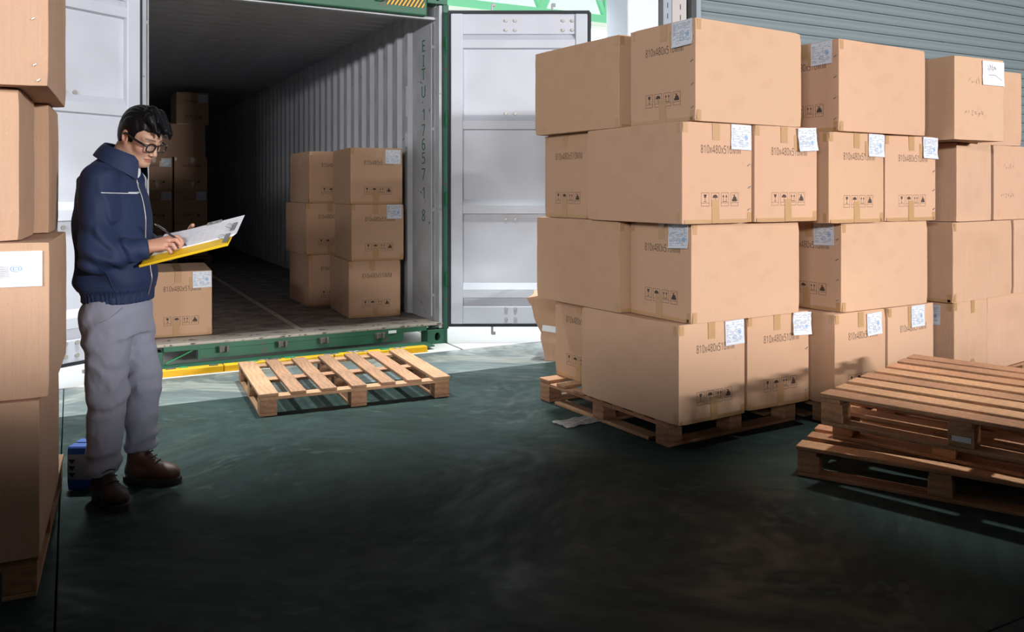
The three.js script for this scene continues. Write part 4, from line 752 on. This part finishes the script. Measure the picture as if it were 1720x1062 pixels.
  // collar: stand and fall, open in front
  {
    const g = new THREE.PlaneGeometry(1, 1, 64, 10), p = g.attributes.position, c0 = [0.006, 1.455, 0];
    for (let i = 0; i < p.count; i++) {
      const s = p.getX(i) * 2, t = p.getY(i) + 0.5, an = Math.PI + s * Math.PI * 0.86;   // s -1..1 round the neck, gap at +x
      const front = Math.pow(Math.abs(s), 3), hgt = 0.062 - 0.012 * front;
      let r, y; if (t < 0.45) { const q = t / 0.45; r = 0.071 + 0.004 * q; y = q * hgt; } else { const q = (t - 0.45) / 0.55; r = 0.075 + 0.008 * Math.sin(q * 1.6) + q * (0.022 + 0.012 * front); y = hgt + 0.006 * Math.sin(q * Math.PI) - q * (0.066 + 0.03 * front); }
      p.setXYZ(i, c0[0] + Math.cos(an) * r * 1.0 + front * 0.012 + (y - 0.02) * 0.35, c0[1] + y - 0.35 * (Math.cos(an) * r), Math.sin(an) * r * 1.06);
    }
    g.computeVertexNormals();
    const inner = g.clone(); { const q = inner.attributes.position, nn = g.attributes.normal; for (let i = 0; i < q.count; i++) q.setXYZ(i, q.getX(i) - nn.getX(i) * 0.003, q.getY(i) - nn.getY(i) * 0.003, q.getZ(i) - nn.getZ(i) * 0.003); }
    part('collar', mergeGeometries([g, inner]), navy, jacket);
  }
  part('undershirt', nets((x, y, z) => Math.max(neckD(x, y, z) - 0.007, y - 1.452 + 0.35 * (x - 0.05), 1.36 - y, 0.015 - x), [-0.02, 1.35, -0.1], [0.14, 1.50, 0.1], 0.006), std(lin(0.75, 0.76, 0.8), 0.8), man);
  // surface-following trims: march to the jacket from outside
  const onJacket = (x0, y0, z0, dx, dy, dz, lift = 0.001) => { for (let t = 0; t < 0.4; t += 0.0006) { const x = x0 + dx * t, y = y0 + dy * t, z = z0 + dz * t; if (jacketD(x, y, z) < lift) return [x, y, z]; } return null; };
  const pip = []; for (let i = 0; i <= 10; i++) pip.push(onJacket(0.03 + i * 0.0075, 1.318 - 0.0005 * i, 0.30, 0, 0, -1));
  part('piping', tube(pip.filter(Boolean), 0.0022, 30, 5), std(lin(0.62, 0.64, 0.70), 0.4), jacket);
  const pip2 = []; for (let i = 0; i <= 6; i++) pip2.push(onJacket(0.30, 1.318, 0.028 + i * 0.012, -1, 0, 0)); part('piping', tube(pip2.filter(Boolean), 0.003, 20, 5), std(lin(0.62, 0.64, 0.70), 0.4), jacket);
  const zip = []; for (let i = 0; i <= 14; i++) zip.push(onJacket(0.30, 1.385 - i * 0.037, 0.018, -1, 0, 0, 0.002)); part('zip', tube(zip.filter(Boolean), 0.003, 50, 5), std(lin(0.30, 0.28, 0.26), 0.35, 0.7), jacket);
  part('zip_pull', rbox(0.006, 0.028, 0.004, 0.001), M.steel, jacket, zip.filter(Boolean)[1]);
  const pk = []; for (let i = 0; i <= 6; i++) pk.push(onJacket(0.03 + i * 0.005, 1.0 - i * 0.018, 0.32, 0, 0, -1)); part('pocket_welt', tube(pk.filter(Boolean), 0.003, 20, 5), navy, jacket);

  // trousers
  const grey = new THREE.MeshPhysicalMaterial({ color: lin(0.25, 0.26, 0.335), roughness: 0.85, sheen: 0.25, sheenRoughness: 0.7 });
  const trouserD = (x, y, z) => {
    let d = Math.max(torso(x, y, z, -0.012 - 0.012 * sstep(y, 0.80, 0.85)), y - 0.88, 0.70 - y);
    const leg = (L, s) => {
      let q = cap(x, y, z, L[0], L[1], 0.106, 0.077); q = smin(q, cap(x, y, z, L[1], L[2], 0.077, 0.066), 0.03);
      const kn = (y - 0.47) ** 2, bot = (y - L[2][1] - 0.05) ** 2;
      const w1 = clothNoise(x, y, z, 7), w2 = clothNoise(x + 5, y, z, 15);
      q -= 0.0055 * Math.exp(-kn / 0.012) * Math.sin(58 * (y + 0.55 * x * s) + 5 * w1);
      q -= 0.007 * Math.exp(-bot / 0.006) * Math.sin(80 * (y - 0.4 * x) + 20 * z + 5 * w1);
      q -= 0.006 * Math.exp(-((y - 0.68) ** 2) / 0.012) * Math.sin(44 * (y - 0.9 * x) + 5 * w1);
      q -= 0.006 * w2 + 0.004 * Math.max(0, clothNoise(x * 1.5 + y * 0.8, y * 0.6 - x, z, 22));
      return Math.max(q, L[2][1] - 0.012 - y + 0.12 * (x - L[2][0]));
    };
    d = smin(d, leg(legN, 1), 0.035); d = smin(d, leg(legF, -1), 0.035);
    return d - 0.003 * clothNoise(x, y, z, 10);
  };
  const tr = part('trousers', nets(trouserD, [-0.2, 0.08, -0.24], [0.2, 0.9, 0.24], 0.0085), grey, man);
  const onT = (x0, y0, z0) => { let z = z0; for (let i = 0; i < 60; i++) { const d = trouserD(x0, y0, z) - 0.001; if (Math.abs(d) < 0.0004) break; z -= d * 0.8; } return [x0, y0, z]; };
  part('pocket', tube([onT(0.075, 0.825, 0.3), onT(0.055, 0.80, 0.3), onT(0.02, 0.775, 0.3), onT(-0.01, 0.765, 0.3)], 0.0025, 20, 5), grey, tr);

  // boots
  const leather = new THREE.MeshPhysicalMaterial({ color: lin(0.085, 0.036, 0.022), roughness: 0.5, clearcoat: 0.15, clearcoatRoughness: 0.5 }), shadedLeather = std(lin(0.03, 0.02, 0.017), 0.55), soleM = std(lin(0.03, 0.026, 0.024), 0.8);  // near boot uses a darker copy of the leather, its shade in the colour
  for (const [hx, hz, an, L, mat] of [[0.020, -0.10, 0.08, legF[2], leather], [-0.028, 0.112, 0.72, legN[2], shadedLeather]]) {
    const c = Math.cos(an), s = Math.sin(an), pt = (f, y, w = 0) => [hx + f * c - w * s, y, hz + f * s + w * c];
    const f = (x, y, z) => { let d = smin(cap(x, y, z, pt(0.012, 0.06), pt(0.010, 0.155), 0.045, 0.040), cap(x, y, z, pt(0.0, 0.052), pt(0.125, 0.046), 0.038, 0.041), 0.03); d = smin(d, ell((x - hx) * c + (z - hz) * s, y, -(x - hx) * s + (z - hz) * c, [0.15, 0.045, 0], [0.062, 0.042, 0.048]), 0.025); d = smin(d, cap(x, y, z, pt(0.03, 0.12), pt(0.10, 0.07), 0.036, 0.03), 0.02); return Math.max(d, 0.02 - y, y - 0.18); };
    const b = part('boot', nets(f, [hx - 0.12, 0.01, hz - 0.13], [hx + 0.26, 0.215, hz + 0.26], 0.006), mat, man);
    const so = new THREE.Shape(); for (let i = 0; i <= 28; i++) { const q = i / 28 * Math.PI * 2, ff = 0.083 + 0.132 * Math.cos(q), ww = 0.046 * Math.sin(q) * (1 + 0.12 * Math.cos(q)) * Math.pow(Math.abs(Math.sin(q)), -0.25 * (Math.abs(Math.sin(q)) > 0.05 ? 1 : 0)); i ? so.lineTo(ff, ww) : so.moveTo(ff, ww); }
    const sg = new THREE.ExtrudeGeometry(so, { depth: 0.022, bevelEnabled: true, bevelSize: 0.003, bevelThickness: 0.003, bevelSegments: 1 }); sg.rotateX(-Math.PI / 2); boxUV(sg);
    part('sole', sg, soleM, b, [hx, 0.003, hz], [0, -an, 0]);
    for (let i = 0; i < 5; i++) part('lace', tube([pt(0.108 - i * 0.018, 0.093 + i * 0.02, -0.028), pt(0.118 - i * 0.018, 0.103 + i * 0.02, 0), pt(0.108 - i * 0.018, 0.093 + i * 0.02, 0.028)], 0.003, 8, 5), soleM, b);
  }

  // hair
  const hairLine = (h, s) => { const pts = [[-0.12, -0.085], [-0.06, -0.085], [-0.035, -0.045], [-0.022, 0.012], [-0.004, 0.014], [0.006, -0.032], [0.022, -0.028], [0.034, 0.020], [0.055, 0.046], [0.09, 0.052], [0.2, 0.052]]; let i = 0; while (i < pts.length - 2 && h > pts[i + 1][0]) i++; const k = clamp((h - pts[i][0]) / (pts[i + 1][0] - pts[i][0]), 0, 1); return lerp(pts[i][1], pts[i + 1][1], k); };
  const hairD = (x, y, z) => {
    const [h, u, r] = toHead(x, y, z), s = Math.abs(r);
    let d = ell(h, u, r, [-0.008, 0.036, 0], [0.106, 0.098, 0.082]);
    d = smin(d, ell(h, u, r, [-0.03, -0.01, 0], [0.078, 0.085, 0.071]), 0.02);
    d = Math.max(d, hairLine(h, s) - u + (h > 0.03 ? 0.25 * Math.max(0, s - 0.045) : 0));
    // fringe swept forward in locks
    for (const [a, b, ra, rb] of [[[0.02, 0.125, 0.02], [0.118, 0.082, 0.012], 0.028, 0.014], [[0.03, 0.115, -0.02], [0.121, 0.070, -0.022], 0.028, 0.012], [[0.05, 0.105, 0.045], [0.108, 0.066, 0.038], 0.024, 0.010], [[0.085, 0.092, 0.0], [0.130, 0.056, 0.010], 0.018, 0.006], [[0.085, 0.086, -0.03], [0.127, 0.050, -0.026], 0.016, 0.006], [[0.07, 0.09, 0.04], [0.118, 0.052, 0.030], 0.016, 0.005]]) d = smin(d, cap(h, u, r, a, b, ra, rb), 0.012);
    // parting groove and strands
    d += 0.007 * Math.exp(-((r - 0.028 - 0.05 * (h - 0.03)) ** 2) / 0.00007) * sstep(u, 0.06, 0.09) * sstep(h, -0.02, 0.03);
    d -= 0.0014 * Math.sin(r * 420 + 2.0 * N3(h * 16, u * 16, r * 30)) * sstep(u, 0.0, 0.06) + 0.0012 * N3(h * 16, u * 60, r * 80);
    return d;
  };
  const hairM = new THREE.MeshPhysicalMaterial({ color: lin(0.003, 0.003, 0.005), roughness: 0.45, specularIntensity: 0.45, sheen: 0.0, sheenRoughness: 0.4, sheenColor: lin(0.25, 0.27, 0.33) });
  part('hair', nets(hairD, [-0.09, 1.40, -0.13], [0.29, 1.74, 0.13], 0.0036), hairM, man);

  // glasses
  const specs = new THREE.Group(); specs.name = 'glasses'; specs.applyMatrix4(headMat); man.add(specs);
  const black = new THREE.MeshPhysicalMaterial({ color: lin(0.008, 0.008, 0.009), roughness: 0.25, clearcoat: 0.5 });
  const rimPath = (cr) => { const pts = []; for (let i = 0; i < 28; i++) { const q = i / 28 * Math.PI * 2, c = Math.cos(q), s = Math.sin(q), k = Math.pow(Math.abs(c), 3.2) + Math.pow(Math.abs(s), 3.2), rr = Math.pow(k, -1 / 3.2); pts.push([0.1025 - 0.05 * Math.max(0, Math.abs(cr + c * rr * 0.024) - 0.03), -0.014 + s * rr * 0.0185, cr + c * rr * 0.024]); } return pts; };
  for (const s of [-1, 1]) {
    part('rim', tube(rimPath(s * 0.032), 0.0032, 56, 7, true), black, specs);
    const lensS = new THREE.Shape(); rimPath(s * 0.032).forEach(([h, u, r], i) => i ? lensS.lineTo(r, u) : lensS.moveTo(r, u)); const lg = new THREE.ExtrudeGeometry(lensS, { depth: 0.001, bevelEnabled: false }); lg.rotateY(Math.PI / 2); lg.scale(1, 1, -1); lg.translate(0.1, 0, 0); lg.computeVertexNormals();
    part('lens', lg, new THREE.MeshPhysicalMaterial({ color: lin(0.96, 0.97, 1), roughness: 0.05, transmission: 1, thickness: 0, side: THREE.DoubleSide }), specs);
    part('temple_arm', tube([[0.0995, -0.006, s * 0.057], [0.09, -0.004, s * 0.068], [0.05, -0.003, s * 0.0765], [0.0, 0.002, s * 0.081], [-0.022, -0.006, s * 0.080]], 0.0054, 24, 7), black, specs);
    part('hinge_mark', rbox(0.007, 0.0028, 0.001, 0.0004), std(lin(0.5, 0.4, 0.2), 0.3, 0.8), specs, [0.074, -0.0035, s * 0.0765]);
  }
  part('bridge', tube([[0.102, -0.006, -0.009], [0.104, -0.003, 0], [0.102, -0.006, 0.009]], 0.0028, 12, 7), black, specs);

  // clipboard, held at a slant; pen in the right hand
  const Acorner = new THREE.Vector3(0.150, 1.003, 0.15), e1 = new THREE.Vector3(0.368, 0.104, 0).normalize(), e2 = new THREE.Vector3(0.03, 0.115, -0.2).normalize(), k = e1.dot(e2) / 2;
  const f1 = e1.clone().addScaledVector(e2, -k * 0.6).normalize(), f2 = e2.clone().addScaledVector(f1, -e2.dot(f1)).normalize(), nn = f1.clone().cross(f2);
  const cb = new THREE.Group(); cb.name = numbered('clipboard'); scene.add(cb);
  cb.applyMatrix4(new THREE.Matrix4().makeBasis(f1, nn, f2.clone().negate()).setPosition(Acorner.x + MX, Acorner.y, Acorner.z + MZ));
  tag(cb, 'yellow clipboard folder with white sheets under metal clips, held by the man', 'clipboard');
  const yel = std(lin(0.80, 0.52, 0.015), 0.45);
  part('board', rbox(0.40, 0.005, 0.235, 0.002), yel, cb, [0.20, -0.004, -0.1175]);
  part('spine', rbox(0.40, 0.012, 0.008, 0.003), yel, cb, [0.20, -0.001, -0.004]);
  const lineTex = canvas(512, 256, (g, w, h) => { g.fillStyle = '#e4e7f0'; g.fillRect(0, 0, w, h); const R = rng(6); g.fillStyle = 'rgba(120,124,140,0.45)'; for (let y = 30; y < h - 10; y += 13) for (let x = 20; x < w - 30; x += 40) if (R() < 0.55) g.fillRect(x, y, 14 + R() * 22, 2); });
  for (let i = 0; i < 4; i++) { const g = new THREE.BoxGeometry(0.375, 0.0012, 0.165, 10, 1, 4), p = g.attributes.position; for (let j = 0; j < p.count; j++) p.setY(j, p.getY(j) + 0.004 * i * Math.max(0, -p.getX(j) / 0.19 - 0.4) + 0.0015 * i); g.computeVertexNormals(); part('sheet', g, i === 3 ? std(0xffffff, 0.7, 0, { map: lineTex }) : M.paper, cb, [0.222 + 0.004 * i, 0.001, -0.152], [0, 0.012 * (i - 1), 0]); }
  for (const [x, z, r] of [[0.385, -0.05, 0], [0.395, -0.14, 0], [0.28, -0.232, Math.PI / 2]]) {
    const c = part('clip', rbox(0.022, 0.005, 0.07, 0.002), M.steel, cb, [x, 0.009, z], [0, r, 0]);
    for (const s of [-1, 1]) part('clip_lever', tube([[0, 0.002, s * 0.012], [-0.018, 0.012, s * 0.016], [-0.03, 0.014, s * 0.006]], 0.0015, 10, 5), M.steel, c);
  }
  const tip = [0.3386, 1.086, 0.10], top = [0.209, 1.182, 0.125], dir = new THREE.Vector3(top[0] - tip[0], top[1] - tip[1], top[2] - tip[2]), plen = dir.length();
  const pg = new THREE.LatheGeometry([[0.0004, 0], [0.0012, 0.004], [0.0036, 0.014], [0.0045, 0.03], [0.0047, plen - 0.02], [0.0042, plen - 0.006], [0.003, plen - 0.001], [0.0004, plen]].map(([a, b]) => new THREE.Vector2(a, b)), 14);
  const pen = mesh('pen', pg, std(lin(0.012, 0.012, 0.016), 0.3)); pen.position.set(tip[0] + MX, tip[1], tip[2] + MZ); pen.quaternion.setFromUnitVectors(new THREE.Vector3(0, 1, 0), dir.clone().normalize());
  tag(pen, 'black ballpoint pen in the man\'s right hand, its tip on the paper', 'pen');
  part('pen_clip', rbox(0.002, 0.04, 0.003, 0.0008), M.steel, pen, [0.0062, plen - 0.03, 0]); part('pen_cap', new THREE.CylinderGeometry(0.003, 0.0042, 0.008, 12), M.steel, pen, [0, plen - 0.002, 0]);
}
renderer.render(scene, camera);
